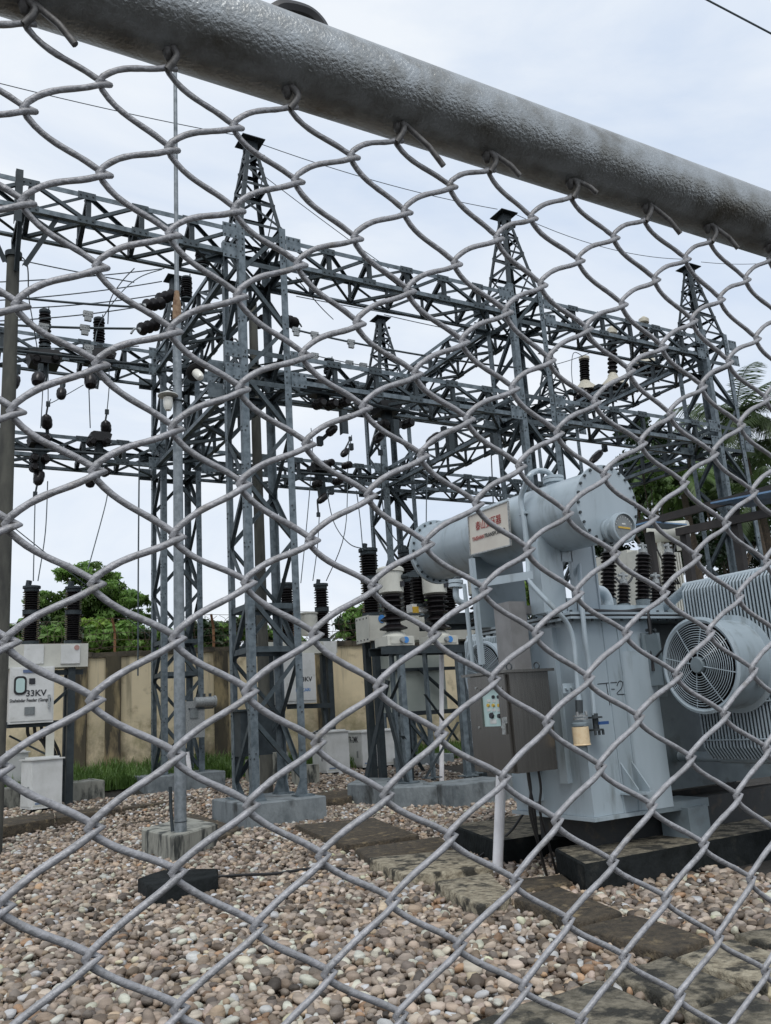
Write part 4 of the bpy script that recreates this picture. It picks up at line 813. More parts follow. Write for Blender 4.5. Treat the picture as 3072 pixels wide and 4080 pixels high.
a = AX(1097, 1302, XD + .25); c = AX(1120, 1445, XD + .25); MB().bb((XD + .20, c.y - .02, kt.z + .02), (XD + .38, c.y + .20, a.z)).bb((XD + .38, c.y + .02, a.z - .1), (XA - .09, c.y + .14, a.z - .03)).build('cable_duct', DUCT, tr)
m = MB()
for i in range(4):
    x = XD + .24 + .035 * i; y = kb.y + .16 + .05 * (i % 3); m.tube(smoothpath([(x, y, kb.z + .01), (x + .01, y, kb.z - .15), (x + .03 * (i % 3), y + .03, kb.z - .33), (x + .12, y + .1, .1), (x + .25, y + .2, G)], 5), .011, 7)
m.build('box_cables', BLACK, tr); m = MB().tube(smoothpath([AX(1192, 1604, XA - .16), AX(1193, 1618, XA - .2), AX(1187, 1628, XA - .25), AX(1178, 1630, XA - .3)], 5), .012, 7); m.build('box_cables', BLACK, tr)

# ---------------------------------------------------------------- second, cream transformer beyond
Y2 = 9.3; a = AY(1386, 1270, Y2); c = AY(1466, 1190, Y2); t2 = thing('transformer', 'smaller cream transformer with ribbed radiators behind the bushings, under the dark frame', 'transformer', (a.x, Y2, gz(a.x, Y2)))
MB().bb((a.x, Y2 + .2, .3), (c.x + .05, Y2 + 1.1, c.z + .02)).build('tank', CREAM, t2); MB().bb((a.x - .4, Y2 + .3, G), (c.x + .9, Y2 + 1.0, .3)).build('base', CONCD, t2)
m = MB()
for i in range(17): x = a.x + (c.x - a.x) * i / 16; m.bb((x - .014, Y2 - .02, .6), (x + .014, Y2 + .2, c.z - .03))
m.build('radiator', CREAM, t2)
a = AX(1486, 1146, c.x + .1); b_ = AY(1404, 1152, a.y + .55); MB().lathe(a, b_ - a, [(.001, 0), (.16, 0), (.165, .03), (.165, (b_ - a).length), (.001, (b_ - a).length + .02)], 24).build('conservator', CREAM, t2)
for k in (.25, .75): q = a.lerp(b_, k); MB().bb((q.x - .04, q.y - .04, c.z), (q.x + .04, q.y + .04, q.z - .1)).build('drum_support', CREAM, t2)
m = MB()
for x0, x1 in ((1415, 1464), (1438, 1468), (1460, 1455)): m.tube(smoothpath([AY(x0, 1176, Y2 - .1), AY((x0 + x1) / 2 - 6, 1215, Y2 - .15), AY(x1, 1262, Y2 - .1)]), .014, 6)
m.build('control_cable', BLACK, t2)
# dark shelter frame at the right
XB = 8.6; t = thing('cable_bridge', 'dark brown two bar cable bridge on posts with blue sheets, right edge beyond the radiator', 'cable bridge', AX(1475, 1240, XB))
for (x0, y0, x1, y1) in ((1380, 1134, 1720, 1043), (1463, 1150, 1720, 1096)):
    a = AX(x0, y0, XB); c = AX(x1, y1, XB); MB().bar(a, c, .06, .095, (0, 0, 1)).build('beam', mat('dark_brown_steel', (.035, .028, .024), (.02, .017, .016), rough=.6) if 'dark_brown_steel' not in bpy.data.materials else bpy.data.materials['dark_brown_steel'], t)
DB = bpy.data.materials['dark_brown_steel']
for x, y in ((1398, 1150), (1474, 1150), (1580, 1100)): a = AX(x, y, XB + .06); MB().bb((a.x, a.y - .05, G), (a.x + .08, a.y + .05, a.z + .0)).build('post', DB, t)
for x0, x1, y0, y1 in ((1578, 1720, 1091, 1064), (1403, 1444, 1140, 1130)): a = AX(x0, y0, XB + .1); c = AX(x1, y1, XB + .1); MB().bar(a, c, .7, .02, (0, .1, 1)).build('roof_sheet', SLATE, t)

# ---------------------------------------------------------------- breakers
def breaker(Y, x0, x1, zb, zt, bush, ztop, rb, label, cab, legs, end=True, zleg=None, mcol=CREAM, n=13, yd=.5):
    t = thing('circuit_breaker', label, 'circuit breaker', ((x0 + x1) / 2, Y, zleg or gz(x0, Y)))
    MB().bb((x0, Y, zb), (x1, Y + yd, zt)).build('beam_box', mcol, t)
    if end:
        e = MB().bb((x0 - .02, Y - .012, zb - .02), (x0 - .012, Y + yd + .01, zt + .01)); e.build('end_cover', mcol, t); e = MB()
        for i in range(4):
            for z in (zb + .03, zt - .04): e.bolt((x0 - .02, Y + .05 + i * (yd - .1) / 3, z), (-1, 0, 0), .014, .012)
        e.build('bolt', BOLT, t)
    for x in bush:
        c = V((x, Y + yd / 2, zt)); L = ztop - zt
        b = MB().sheds(c + V((0, 0, .06)), c + V((0, 0, L * .52)), rb * .66, rb, n).sheds(c + V((0, 0, L * .58)), c + V((0, 0, L * .92)), rb * .66, rb, int(n * .7)).build('bushing', PORC, t)
        MB().cyl(c, c + V((0, 0, .07)), rb * 1.0, 16).build('flange', GALVD, b); MB().cyl(c + V((0, 0, L * .515)), c + V((0, 0, L * .585)), rb * .95, 16).build('flange', GALVD, b); MB().cyl(c + V((0, 0, L * .91)), c + V((0, 0, L * .965)), rb * .85, 14).cyl(c + V((0, 0, L * .96)), c + V((0, 0, L)), rb * 1.02, 14).cyl(c + V((-rb * .4, 0, L)), c + V((-rb * .3, 0, L + .1)), .05, 8).build('terminal', GALVD, b)
    for (xx, yy) in legs:
        MB().ang((xx, yy, zleg if zleg is not None else gz(xx, yy)), (xx, yy, zb), .12, .012, (1, 0, 0), (0, 1, 0)).build('leg', GALVD, t, ang=20)
    return t
lb = [AY(x, y, 16) for x, y in ((190, 1440), (190, 1390), (73, 1262), (165, 1262))]
tb = breaker(16, lb[0].x - 2.1, lb[0].x, lb[0].z, lb[1].z, (lb[2].x, lb[3].x, lb[2].x - .7), lb[2].z, .15, 'circuit breaker at the left edge with two dark insulators and a 33KV control box', None, [(lb[0].x - .32, 16.05), (lb[0].x - .32, 16.4), (lb[0].x - 1.9, 16.05), (lb[0].x - 1.9, 16.4)], False)
for x in (133, 306 * .5 + 0): pass
for px in (73, 152): a = AY(px, 1414, 15.99); MB().bb((a.x - .16, 15.975, a.z - .16), (a.x + .16, 16.0, a.z + .17)).build('cover_plate', WHITE, tb)
a = AY(166, 1399, 15.97); MB().cyl(a, a - V((0, .004, 0)), .045, 18).build('sticker', mat('faded_red_sticker', (.42, .25, .22)), tb)
a = AY(22, 1442, 15.9); c = AY(115, 1560, 15.9); cb = MB().bb((a.x, 15.9, c.z), (c.x, 16.35, a.z)).build('control_box', WHITE, tb)
MB().bb((a.x + .03, 15.885, c.z + .04), (c.x - .02, 15.899, a.z - .02)).build('door', WHITE, cb)
w0 = AY(44, 1481, 15.87)
def rrect(c, w, h, r, n=5): return [V((c.x + sx_ * (w / 2 - r) + r * math.cos(a_), c.y, c.z + sz_ * (h / 2 - r) + r * math.sin(a_))) for sx_, sz_, a0 in ((1, 1, 0), (-1, 1, 90), (-1, -1, 180), (1, -1, 270)) for a_ in [R(a0 + 90 * k / n) for k in range(n + 1)]]
wn_ = MB().plate(rrect(w0, .20, .31, .07), (0, 1, 0), .03).build('window', BLACK, cb); MB().plate(rrect(w0 - V((0, .006, 0)), .14, .24, .05), (0, 1, 0), .004).build('window_panel', PANEL, wn_)
MB().bb(AY(63, 1473, 15.87) - V((0, .004, .04)), AY(76, 1473, 15.87) + V((0, 0, .06))).build('rating_plate', INK, cb); MB().bb(AY(53, 1514 + 14, 15.87) - V((0, .004, .0)), AY(75, 1514 + 30, 15.87)).build('rating_plate', DIAL, cb)
MB().bb(AY(50, 1450, 15.87) - V((0, .004, .03)), AY(84, 1450, 15.87) + V((0, 0, .03))).build('blue_plate', mat('slate_blue', (.1, .14, .25)), cb)
q = AY(106, 1504, 15.86); MB().box(q, (.04, .03, .05)).bar(q, q - V((0, .02, .2)), .03, .03).build('handle', CLAMP, cb)
text('lettering', '33KV', .145, AY(78, 1498, 15.878), (1, 0, 0), (0, 0, 1), INK, cb); text('lettering', 'Shahabdar Feeder (Gangni)', .075, AY(66, 1513, 15.878), (1, 0, 0), (0, 0, 1), INK, cb, sx=.80)
m = MB().ang(AY(-20, 1562, 16.0), AY(150, 1555, 16.0), .1, .01, (0, 0, -1), (0, 1, 0)).ang(AY(100, 1448, 16.1), AY(180, 1446, 16.1), .09, .01, (0, 0, -1), (0, 1, 0)).bar(AY(115, 1520, 16.2), AY(148, 1490, 16.2), .05, .05).bar(AY(20, 1590, 16.2), AY(140, 1650, 16.2), .07, .03); m.build('frame', GALVD, tb)
m = MB()
for i in range(4): m.tube(smoothpath([AY(60 + 14 * i, 1560, 16.1), AY(62 + 16 * i, 1590, 16.15), AY(90 + 12 * i, 1600 + 8 * i, 16.2), AY(120 + 4 * i, 1660, 16.2)]), .028, 7)
m.build('control_cable', BLACK, tb); m = MB().bb(AY(100, 1582, 15.95) , AY(116, 1640, 15.95) + V((0, .05, 0))); m.build('conduit', CREAM, tb)
# main breaker behind the conservator
ml = AY(800, 1384, 14); mt = AY(800, 1330, 14); zb_ = AY(811, 1181, 14).z
mbk = breaker(14, ml.x, ml.x + 2.55, ml.z, mt.z, (ml.x + .2, ml.x + 1.08, ml.x + 1.98), zb_, .185, 'circuit breaker on a cream beam box with a blue spot, left of the conservator', None, [(ml.x + .1, 14.05), (ml.x + .1, 14.4), (ml.x + 2.3, 14.05), (ml.x + 2.3, 14.4), (ml.x + .75, 14.2)])
a = AY(825, 1337, 13.99); MB().cyl(a, a - V((0, .006, 0)), .075, 20).build('spot', BLUE, mbk)
a = AY(838, 1402, 14.05); c = AY(968, 1532, 14.05); MB().bb((a.x, 14.06, c.z), (c.x, 14.7, a.z - .02)).build('control_box', mat('grey_green_cabinet', (.40, .44, .40), (.35, .39, .355), scale=3, rough=.5), mbk)
m = MB().bb((a.x - .2, 13.98, AY(838, 1445, 14).z - .06), (c.x + .3, 14.05, AY(838, 1445, 14).z)).bb((a.x - .1, 13.98, c.z - .08), (c.x + .2, 14.1, c.z)).bar(AY(905, 1445, 13.95), AY(1000, 1530, 13.95), .09, .03).bar(AY(960, 1560, 13.9), AY(1010, 1520, 13.9), .06, .03); m.build('frame', GALVD, mbk)
# middle breaker between tower and wall
Ym = 17.3; q = [AY(x, y, Ym) for x, y in ((728, 1385), (730, 1410), (703, 1258), (630, 1385))]
mk = breaker(Ym, q[3].x - .7, q[0].x, q[1].z, q[0].z, (q[2].x, q[2].x - .85, q[2].x - 1.6), q[2].z, .17, 'circuit breaker by the yellow wall, its 33KV box half hidden behind the nearest tower', None, [(q[0].x - .2, Ym + .1), (q[0].x - .2, Ym + .4), (q[3].x - .5, Ym + .1)], False, n=12)
a = AY(626, 1412, Ym - .1); c = AY(684, 1518, Ym - .1); cb = MB().bb((a.x - .3, Ym - .1, c.z), (c.x, Ym + .4, q[1].z)).build('control_box', WHITE, mk); a = AY(713, 1400, Ym - .02); MB().bb((a.x - .15, Ym - .02, a.z - .16), (a.x + .15, Ym, a.z + .15)).build('cover_plate', WHITE, mk)
text('lettering', '33KV', .14, AY(660, 1468, Ym - .105), (1, 0, 0), (0, 0, 1), INK, cb); MB().bb(AY(622, 1476, Ym - .12), AY(683, 1512, Ym - .104)).build('notice_sheet', WHITE, cb); text('lettering', 'BE  CARI', .09, AY(655, 1491, Ym - .123), (1, 0, 0), (0, 0, 1), BLUE, cb)
a = AY(664, 1322, Ym + .1); c = AY(688, 1370, Ym + .1); MB().lathe((a.x + .12, Ym + .3, c.z), (0, 0, 1), [(.2, 0), (.2, a.z - c.z - .04), (.22, a.z - c.z - .03), (.22, a.z - c.z), (.001, a.z - c.z + .02)], 20).build('tank', CREAM, mk)
MB().bar(AY(690, 1480, Ym + .3), AY(712, 1620, Ym - .1), .1, .05).bar(AY(650, 1600, Ym), AY(720, 1560, Ym), .08, .02).ang(AY(620, 1522, Ym), AY(716, 1519, Ym), .1, .01, (0, 0, -1), (0, 1, 0)).build('frame', GALVD, mk)

# ---------------------------------------------------------------- current transformers on their stand
YC = 12.4
st = thing('instrument_stand', 'grey steel angle stand on two plinths carrying the current transformers', 'stand', AY(870, 1740, YC))
zs = AY(866, 1396, YC).z; xl = AY(845, 1400, YC).x; xr = AY(1010, 1400, YC).x
m = MB().ang((xl - .2, YC - .02, zs), (xr + .9, YC - .02, zs), .13, .012, (0, 0, -1), (0, 1, 0)).ang((xl - .2, YC + .42, zs), (xr + .9, YC + .42, zs), .13, .012, (0, 0, -1), (0, -1, 0)); m.build('top_rail', GALVD, st, ang=20)
for px, dy in ((868, 0), (918, .4), (845, .4), (995, 0), (1006, .4)):
    x = AY(px, 1500, YC + dy).x; MB().ang((x, YC + dy, .12), (x, YC + dy, zs - .1), .1, .01, (1, 0, 0), (0, 1 if dy == 0 else -1, 0)).box((x + .04, YC + dy + .03, .165), (.26, .26, .02)).build('leg', GALV, st, ang=20)
m = MB().bar(AY(868, 1670, YC), AY(915, 1590, YC), .07, .01).bar(AY(870, 1590, YC), AY(915, 1665, YC + .3), .07, .01).bar(AY(918, 1500, YC), AY(990, 1600, YC), .07, .01).bar(AY(920, 1680, YC), AY(990, 1560, YC), .07, .01).bar(AY(845, 1510, YC + .3), AY(868, 1460, YC), .07, .01).bar(AY(790, 1690, YC + 1), AY(838, 1470, YC + .6), .11, .04).bar(AY(835, 1520, YC + .5), AY(880, 1690, YC), .1, .04); m.build('brace', GALVD, st, ang=20)
MB().ang(AY(917, 1328, YC + .9), AY(1032, 1322, YC + .9), .2, .02, (0, 0, -1), (0, 1, 0)).ang(AY(905, 1350, YC + .9), AY(1032, 1346, YC + .9), .12, .02, (0, 0, -1), (0, -1, 0)).build('upper_rail', GALVD, st, ang=20)
a = AY(952, 1330, YC + .88); MB().box(a + V((0, -.01, -.08)), (.1, .006, .09)).build('paint_spot', BLUE, st)
def ct(px, lab):
    b_ = AY(px, 1393, YC); b_ = V((b_.x, YC + .2, zs)); t = thing('current_transformer', lab, 'transformer', b_, 0, 'cream headed current transformers'); k = (AY(860, 1226, YC).z - zs); 
    MB().prism([(-.26, -.22), (.26, -.22), (.26, .22), (-.26, .22)], b_ + V((0, 0, .01)), b_ + V((0, 0, .17)), V((1, 0, 0)), V((0, 1, 0))).lathe(b_ + V((0, 0, .17)), (0, 0, 1), [(.22, 0), (.16, .07), (.13, .09)], 18).build('base_box', CREAM, t)
    m = MB().bb(b_ + V((-.20, -.232, .04)), b_ + V((.22, -.222, .15))); m.build('terminal_cover', CREAM, t); m = MB().cyl(b_ + V((0, -.23, .1)), b_ + V((0, -.29, .1)), .04, 12); m.build('earth_stud', CLAMP, t); MB().cyl(b_ + V((.09, -.234, .1)), b_ + V((.09, -.238, .1)), .055, 16).build('spot', BLUE, t)
    p = MB().sheds(b_ + V((0, 0, .26)), b_ + V((0, 0, .56)), .12, .24, 2, 20).sheds(b_ + V((0, 0, .56)), b_ + V((0, 0, k - .42)), .14, .23, 4, 20); p.build('porcelain', PORC, t)
    h = MB().lathe(b_ + V((0, 0, k - .44)), (0, 0, 1), [(.16, 0), (.215, .03), (.215, .38), (.24, .385), (.24, .44), (.2, .47), (.001, .48)], 24).build('head', CREAM, t)
    MB().cyl(b_ + V((.13, -.18, k - .16)), b_ + V((.2, -.30, k - .16)), .045, 10).box(b_ + V((.28, -.28, k - .14)), (.22, .06, .08)).build('terminal', GALVD, h); MB().bb(b_ + V((.06, -.222, k - .33)), b_ + V((.14, -.208, k - .24))).build('oil_window', INK, h); return t
ct(866, 'cream headed current transformer left of the conservator, with an orange stained cap'); ct(962, 'cream headed current transformer just under the left end of the conservator'); ct(1062, 'cream headed current transformer almost hidden behind the conservator support')
post_ins((902, 1232), (906, 1312), 13.0, .16, 9, 'black insulator with a grey cap between the two cream headed transformers', 'insulators of the main breaker', GALVD)
a = AY(910, 1322, 12.9); t = thing('junction_box', 'small white box with a yellow tag on the upper rail beside the black insulators', 'box', a)
MB().bb(a + V((-.18, 0, .0)), a + V((.2, .2, .14))).build('body', WHITE, t); MB().bb(a + V((-.18, -.02, -.02)), a + V((-.06, -.001, .09))).build('tag_plate', YEL, t)

# ---------------------------------------------------------------- white kiosks
def kiosk(pc, wd, dp, ht, lab, txt=None, rz=0):
    t = thing('cable_kiosk', lab, 'cabinet', pc, rz, 'white cable kiosks')
    Mx = root_matrix(t); T = lambda x, y, z: Mx @ V((x, y, z))
    def bx(m, x0, y0, z0, x1, y1, z1): return m.box(Mx @ V(((x0 + x1) / 2, (y0 + y1) / 2, (z0 + z1) / 2)), (x1 - x0, y1 - y0, z1 - z0), Matrix.Rotation(rz, 3, 'Z'))
    bx(MB(), 0, 0, .05, wd, dp, ht - .03).build('body', WHITE, t); m = bx(MB(), -.03, -.03, ht - .03, wd + .03, dp + .03, ht - .008); m = bx(m, .04, .04, ht - .01, wd - .04, dp - .04, ht + .02); m.build('roof', WHITE, t)
    bx(MB(), .02, .02, -.12, wd - .02, dp - .02, .05).build('base', CONCD, t); d = bx(MB(), -.012, .03, .09, -.001, dp - .03, ht - .06).build('door', WHITE, t)
    q = T(-.02, dp * .25, ht * .4); MB().box(q, (.03, .04, .14)).build('handle', CLAMP, d)
    m = bx(MB(), .02, -.004, .09, wd - .02, 0, .11); m.build('lower_strip', CREAM, t); bx(MB(), .05, -.006, .12, .2, -.001, .15).build('label_plate', mat('dim_blue', (.16, .22, .32)) if 'dim_blue' not in bpy.data.materials else bpy.data.materials['dim_blue'], t)
    if txt:
        text('lettering', txt, dp * .25, T(-.016, dp * .52, ht * .78), Mx.to_3x3() @ V((0, -1, 0)), (0, 0, 1), INK, d, sx=.75, bold=.01)
    return t
def px_h(p, x, y): return AY(x, y, p.y).z - p.z
p = AZ(68, 1757, .06); q = AZ(133, 1749, .06); kiosk(p, (q - p).length, .5, px_h(p, 68, 1640), 'white steel kiosk at lower left beside the mossy block', None, math.atan2(q.y - p.y, q.x - p.x))
p = AG(708, 1676); q = AG(752, 1673); kiosk(p, (q - p).length * 1.25, .72, px_h(p, 708, 1580), 'plain white kiosk by the nearest tower, left of the one marked TR-2MK', None, 0)
p = AG(785, 1664); q = AG(831, 1655); kiosk(p, .9, .75, px_h(p, 785, 1580), 'white kiosk marked TR-2MK beside the breaker legs', 'TR-2MK', 0)
p = AG(20, 1700); kiosk(AG(-20, 1726), .62, .5, px_h(AG(-20, 1726), 20, 1625), 'white kiosk cut by the left edge, behind the lamp pole side kiosk')
# small drive boxes on the towers
a = AY(425, 1532, 16.9); t = thing('motor_drive', 'grey cylindrical drive motor on the tower behind the lamp pole', 'motor', AY(430, 1515, 16.9))
q = AY(434, 1517, 16.85); MB().cyl(q - V((.12, 0, 0)), q + V((.28, 0, 0)), .10, 20).cyl(q + V((.26, 0, 0)), q + V((.30, 0, 0)), .115, 20).build('body', CLAMP, t); MB().box(q + V((0, .08, -.12)), (.5, .2, .03)).build('bracket', GALVD, t)
m = MB(); 
for i in range(3): MB().cyl(q + V((-.05 + .12 * i, 0, .1)), q + V((-.05 + .12 * i, 0, .16)), .03, 8).build('terminal', BOLT, t)
a = AY(408, 1555, 16.85); t = thing('drive_box', 'small grey mechanism box low on the tower behind the lamp pole', 'box', a); MB().bb(a + V((-.05, 0, -.35)), a + V((.32, .2, .35))).build('body', CLAMP, t); MB().bb(a + V((.02, -.02, .02)), a + V((.18, -.001, .22))).build('nameplate', DIAL, t)
a = AY(640, 1600, 13.2); t = thing('drive_box', 'dark mechanism box inside the foot of the nearest tower', 'box', AY(560, 1590, 12.9)); q = AY(520, 1590, 12.45); MB().bb(q + V((0, 0, -.3)), q + V((.5, .3, .35))).build('body', GALVD, t); MB().bb(q + V((-.06, -.03, .35)), q + V((.56, .33, .38))).build('lid', GALVD, t)

# ---------------------------------------------------------------- boundary wall
WM = mat('yellow_render', (.80, .68, .46), (.72, .61, .41), scale=1.2, rough=.9, c3=(.34, .27, .16), s3=2.5, lo3=.55, hi3=.75); nt = WM.node_tree; N = nt.nodes; L = nt.links
b = N['Principled BSDF']; src = b.inputs['Base Color'].links[0].from_socket; tcn = N['Texture Coordinate']
def mpn(sc):
    m_ = N.new('ShaderNodeMapping'); m_.inputs['Scale'].default_value = sc; L.new(tcn.outputs['Object'], m_.inputs['Vector']); return m_.outputs[0]
def nz(sc, scale, lo, hi):
    n = N.new('ShaderNodeTexNoise'); n.inputs['Scale'].default_value = scale; n.inputs['Detail'].default_value = 8; n.inputs['Roughness'].default_value = .65; L.new(mpn(sc), n.inputs['Vector'])
    r = N.new('ShaderNodeMapRange'); r.inputs['From Min'].default_value = lo; r.inputs['From Max'].default_value = hi; L.new(n.outputs['Fac'], r.inputs['Value']); return r.outputs[0]
def mth(op, a, c):
    m_ = N.new('ShaderNodeMath'); m_.operation = op; m_.use_clamp = True
    for i, q in enumerate((a, c)):
        if isinstance(q, (int, float)): m_.inputs[i].default_value = q
        else: L.new(q, m_.inputs[i])
    return m_.outputs[0]
sep = N.new('ShaderNodeSeparateXYZ'); L.new(tcn.outputs['Object'], sep.inputs[0])
def zr(a, c):
    r = N.new('ShaderNodeMapRange'); r.inputs['From Min'].default_value = a; r.inputs['From Max'].default_value = c; L.new(sep.outputs[2], r.inputs['Value']); return r.outputs[0]
streak = mth('MULTIPLY', nz((1, 1, .06), 3.2, .54, .70), mth('ADD', zr(.8, 2.9), .15))      # run-off streaks under the coping
damp = mth('MULTIPLY', nz((1, 1, .8), 2.6, .36, .58), zr(1.75, .55))                      # rising damp, algae
fac = mth('MAXIMUM', streak, damp)
mx = N.new('ShaderNodeMix'); mx.data_type = 'RGBA'; mx.inputs['B'].default_value = (.045, .042, .028, 1); L.new(src, mx.inputs['A']); L.new(mth('MULTIPLY', fac, .74), mx.inputs['Factor'])
alg = mth('MULTIPLY', nz((1, 1, 1), 1.7, .45, .65), zr(2.1, 1.2)); m2 = N.new('ShaderNodeMix'); m2.data_type = 'RGBA'; m2.inputs['B'].default_value = (.16, .15, .055, 1); L.new(mx.outputs['Result'], m2.inputs['A']); L.new(mth('MULTIPLY', alg, .55), m2.inputs['Factor'])
L.new(m2.outputs['Result'], b.inputs['Base Color'])
COP = mat('blackened_coping', (.12, .10, .07), (.05, .045, .035), scale=4, rough=.95, bump=.02, bscale=12, c3=(.30, .24, .14), s3=3, lo3=.58, hi3=.7)
PIL = mat('blackened_pilaster', (.10, .085, .055), (.05, .044, .034), scale=2.5, rough=.95, stretch=(1, 1, .25), c3=(.34, .27, .15), s3=3.5, lo3=.5, hi3=.66)
W0 = V((4.0, 21.0, 0)); W1 = V((10.4, 18.9, 0)); wd = (W1 - W0).normalized(); wn = V((-wd.y, wd.x, 0))
bw = thing('boundary_wall', 'long stained yellow boundary wall with blackened coping and pilasters', 'wall', W0)
def wseg(A, B, z):
    d = (B - A).normalized(); n = V((-d.y, d.x, 0)); Lw = (B - A).length; mid = (A + B) / 2; rot = Matrix.Rotation(math.atan2(d.y, d.x), 3, 'Z')
    MB().box(V((mid.x, mid.y, (z + .0) / 2)) + n * .12, (Lw, .24, z), rot).build('wall_panel', WM, bw)
    m = MB(); k = int(Lw / .55)
    for i in range(k):                                   # rough coping in lengths
        c = A.lerp(B, (i + .5) / k); m.box(V((c.x, c.y, z + .05 + rnd.uniform(-.012, .012))) + n * (.12 + rnd.uniform(-.01, .01)), (Lw / k * 1.0 - .004, .38, .12), rot)
    m.build('coping', COP, bw)
    return d, n, rot
ZW = 2.98
d, n, rot = wseg(W0 - wd * 9.5, W1, ZW)
for px in (478, 245, 872 - 700, 700):
    q = AY(px, 1500, 19.8); s = (V((q.x, q.y, 0)) - W0).dot(wd)
    # march along the ray to the wall line
    r_ = ray(px, 1500); t_ = ((W0 - V((0, 0, 0))).dot(wn)) / V((r_.x, r_.y, 0)).dot(wn); c = V((r_.x * t_, r_.y * t_, 0))
    MB().box(V((c.x, c.y, ZW / 2)) - wn * .06, (.34, .13, ZW), rot).build('pilaster', PIL, bw)
wseg(W1 + V((.02, 0, 0)), V((30, 18.9, 0)), ZW - .06)
def wallpt(px, off=0):
    r_ = ray(px, 1500); t_ = (W0 + wn * off).dot(wn) / V((r_.x, r_.y, 0)).dot(wn); return V((r_.x * t_, r_.y * t_, 0))
RUSTY = mat('rusty_post', (.36, .18, .09), (.22, .10, .05), scale=6, rough=.9); BW = mat('rusty_wire', (.10, .07, .05), rough=.8)
bf = thing('barbed_wire_fence', 'rusty barbed wire on bent posts along the wall top, in front of bushes', 'barbed wire', wallpt(300) + V((0, 0, ZW)))
tops = []
for px in (-60, 60, 245, 462, 640, 800):
    c = wallpt(px, .12) + V((0, 0, ZW + .1)); a = c + V((0, 0, .48)); e = a + V((-.10, -.14, .32)); MB().ang(c, a, .05, .006, (1, 0, 0), (0, 1, 0)).ang(a, e, .05, .006, (1, 0, 0), (0, 1, 0)).build('post', RUSTY, bf); tops.append((c, a, e))
m = MB()
for p, q in zip(tops[:-1], tops[1:]):
    for k in range(4):
        f = lambda T_: T_[0].lerp(T_[1], .3 + .35 * k) if k < 3 else T_[2]
        m.tube(sag(f(p), f(q), .04, 8), .006, 4)
    for i in range(6): # loops of razor coil hanging on the wires
        a = p[1].lerp(q[1], (i + .5) / 6); m.tube([a + V((.26 * math.sin(t * .6), .05 * math.sin(t), .36 * math.cos(t * .6))) + V((0, 0, -.05)) for t in range(11)], .0055, 4)
m.build('barbed_wire', BW, bf)

# ---------------------------------------------------------------- vegetation
def leaf_cloud(name, blobs, n, size, m, parent, seed, up=.35, aspect=.5, shell=.55):
    g = np.random.default_rng(seed); wt = np.array([b[1][0] * b[1][1] * b[1][2] for b in blobs]) ** .75; wt /= wt.sum(); idx = g.choice(len(blobs), n, p=wt)
    
    sub = [[(b[0] + V([g.normal() * .62 * b[1][k] for k in range(3)]), tuple(q * g.uniform(.28, .55) for q in b[1])) for _ in range(9)] for b in blobs]
    pick = g.integers(0, 9, n); ctr = np.array([tuple(sub[i][k][0]) for i, k in zip(idx, pick)]); rad = np.array([sub[i][k][1] for i, k in zip(idx, pick)])
    d = g.normal(0, 1, (n, 3)); d /= np.linalg.norm(d, axis=1)[:, None]; r = shell + (1 - shell) * g.uniform(0, 1, n) ** .7; r *= 1 + .22 * g.normal(0, 1, n)
    P = ctr + d * rad * r[:, None]
    nr = d + g.normal(0, .7, (n, 3)) + np.array([0, 0, up]); nr /= np.linalg.norm(nr, axis=1)[:, None]
    a = np.cross(nr, g.normal(0, 1, (n, 3))); a /= np.linalg.norm(a, axis=1)[:, None]; c = np.cross(nr, a)
    s = size * np.exp(g.normal(0, .3, n))[:, None]; a *= s; c *= s * aspect; dr = np.array([0, 0, -.25]) * s
    v = np.stack([P - a, P + c + nr * s * .12, P + a + dr, P - c + nr * s * .12], 1).reshape(-1, 3); f = np.arange(4 * n).reshape(n, 4)
    v = np.asarray(v) - np.array(root_matrix(parent).translation) if parent else v
    o = rawmesh(name, v, f, m); o.parent = parent; return o
def tree(label, base, blobs, n, size, m, seed, trunk=.14, name='leafy_tree', group=None, aspect=.5, limbs=True, m2=None, shell=.5):
    t = thing(name, label, 'tree', base, 0, group); b = MB(); top = max(bl[0].z for bl in blobs); fork = base.lerp(V((blobs[0][0].x, blobs[0][0].y, top)), .45)
    b.tube(smoothpath([base - V((0, 0, .2)), base.lerp(fork, .5) + V((.1, 0, 0)), fork]), [trunk] * 6 + [trunk * .8] * 6 + [trunk * .6], 8)
    for bl in blobs:
        if limbs: b.tube(smoothpath([fork - V((0, 0, .3)), fork.lerp(bl[0], .5) + V((0, 0, .15)), bl[0]], 4), [trunk * .5] * 4 + [trunk * .3] * 4 + [.02], 6)
    b.build('trunk', BARK, t); leaf_cloud('crown', blobs, n, size, m, t, seed, aspect=aspect, shell=shell)
    if m2: leaf_cloud('crown', [(bl[0] + V((0, -.1, bl[1][2] * .3)), tuple(k * .9 for k in bl[1])) for bl in blobs], n // 2, size, m2, t, seed + 50, aspect=aspect, shell=.75)
    return t
def blob(px, py, Y, rp, ry=None, dz=1.): p = AY(px, py, Y); k = (MR.transposed() @ (p - V((0, 0, CAMZ)))).z / FPX; return (p, (rp * k, (ry or rp) * k, rp * k * dz))
YT = 25
tree('feathery green tree beyond the yellow wall at left, behind the left breaker', AY(170, 1560, YT), [blob(200, 1262, YT, 34, None, .7), blob(145, 1245, YT, 26, None, .6), blob(238, 1300, YT, 42, None, .7), blob(95, 1300, YT, 30, None, .6), blob(285, 1295, YT, 28, None, .6), blob(180, 1330, YT, 48, None, .7), blob(265, 1340, YT, 36, None, .7), blob(125, 1330, YT, 32, None, .7), blob(230, 1245, YT, 22, None, .5), blob(300, 1330, YT, 20, None, .6)], 13000, .075, LEAF, 5, .12, aspect=.36, m2=LEAFM)
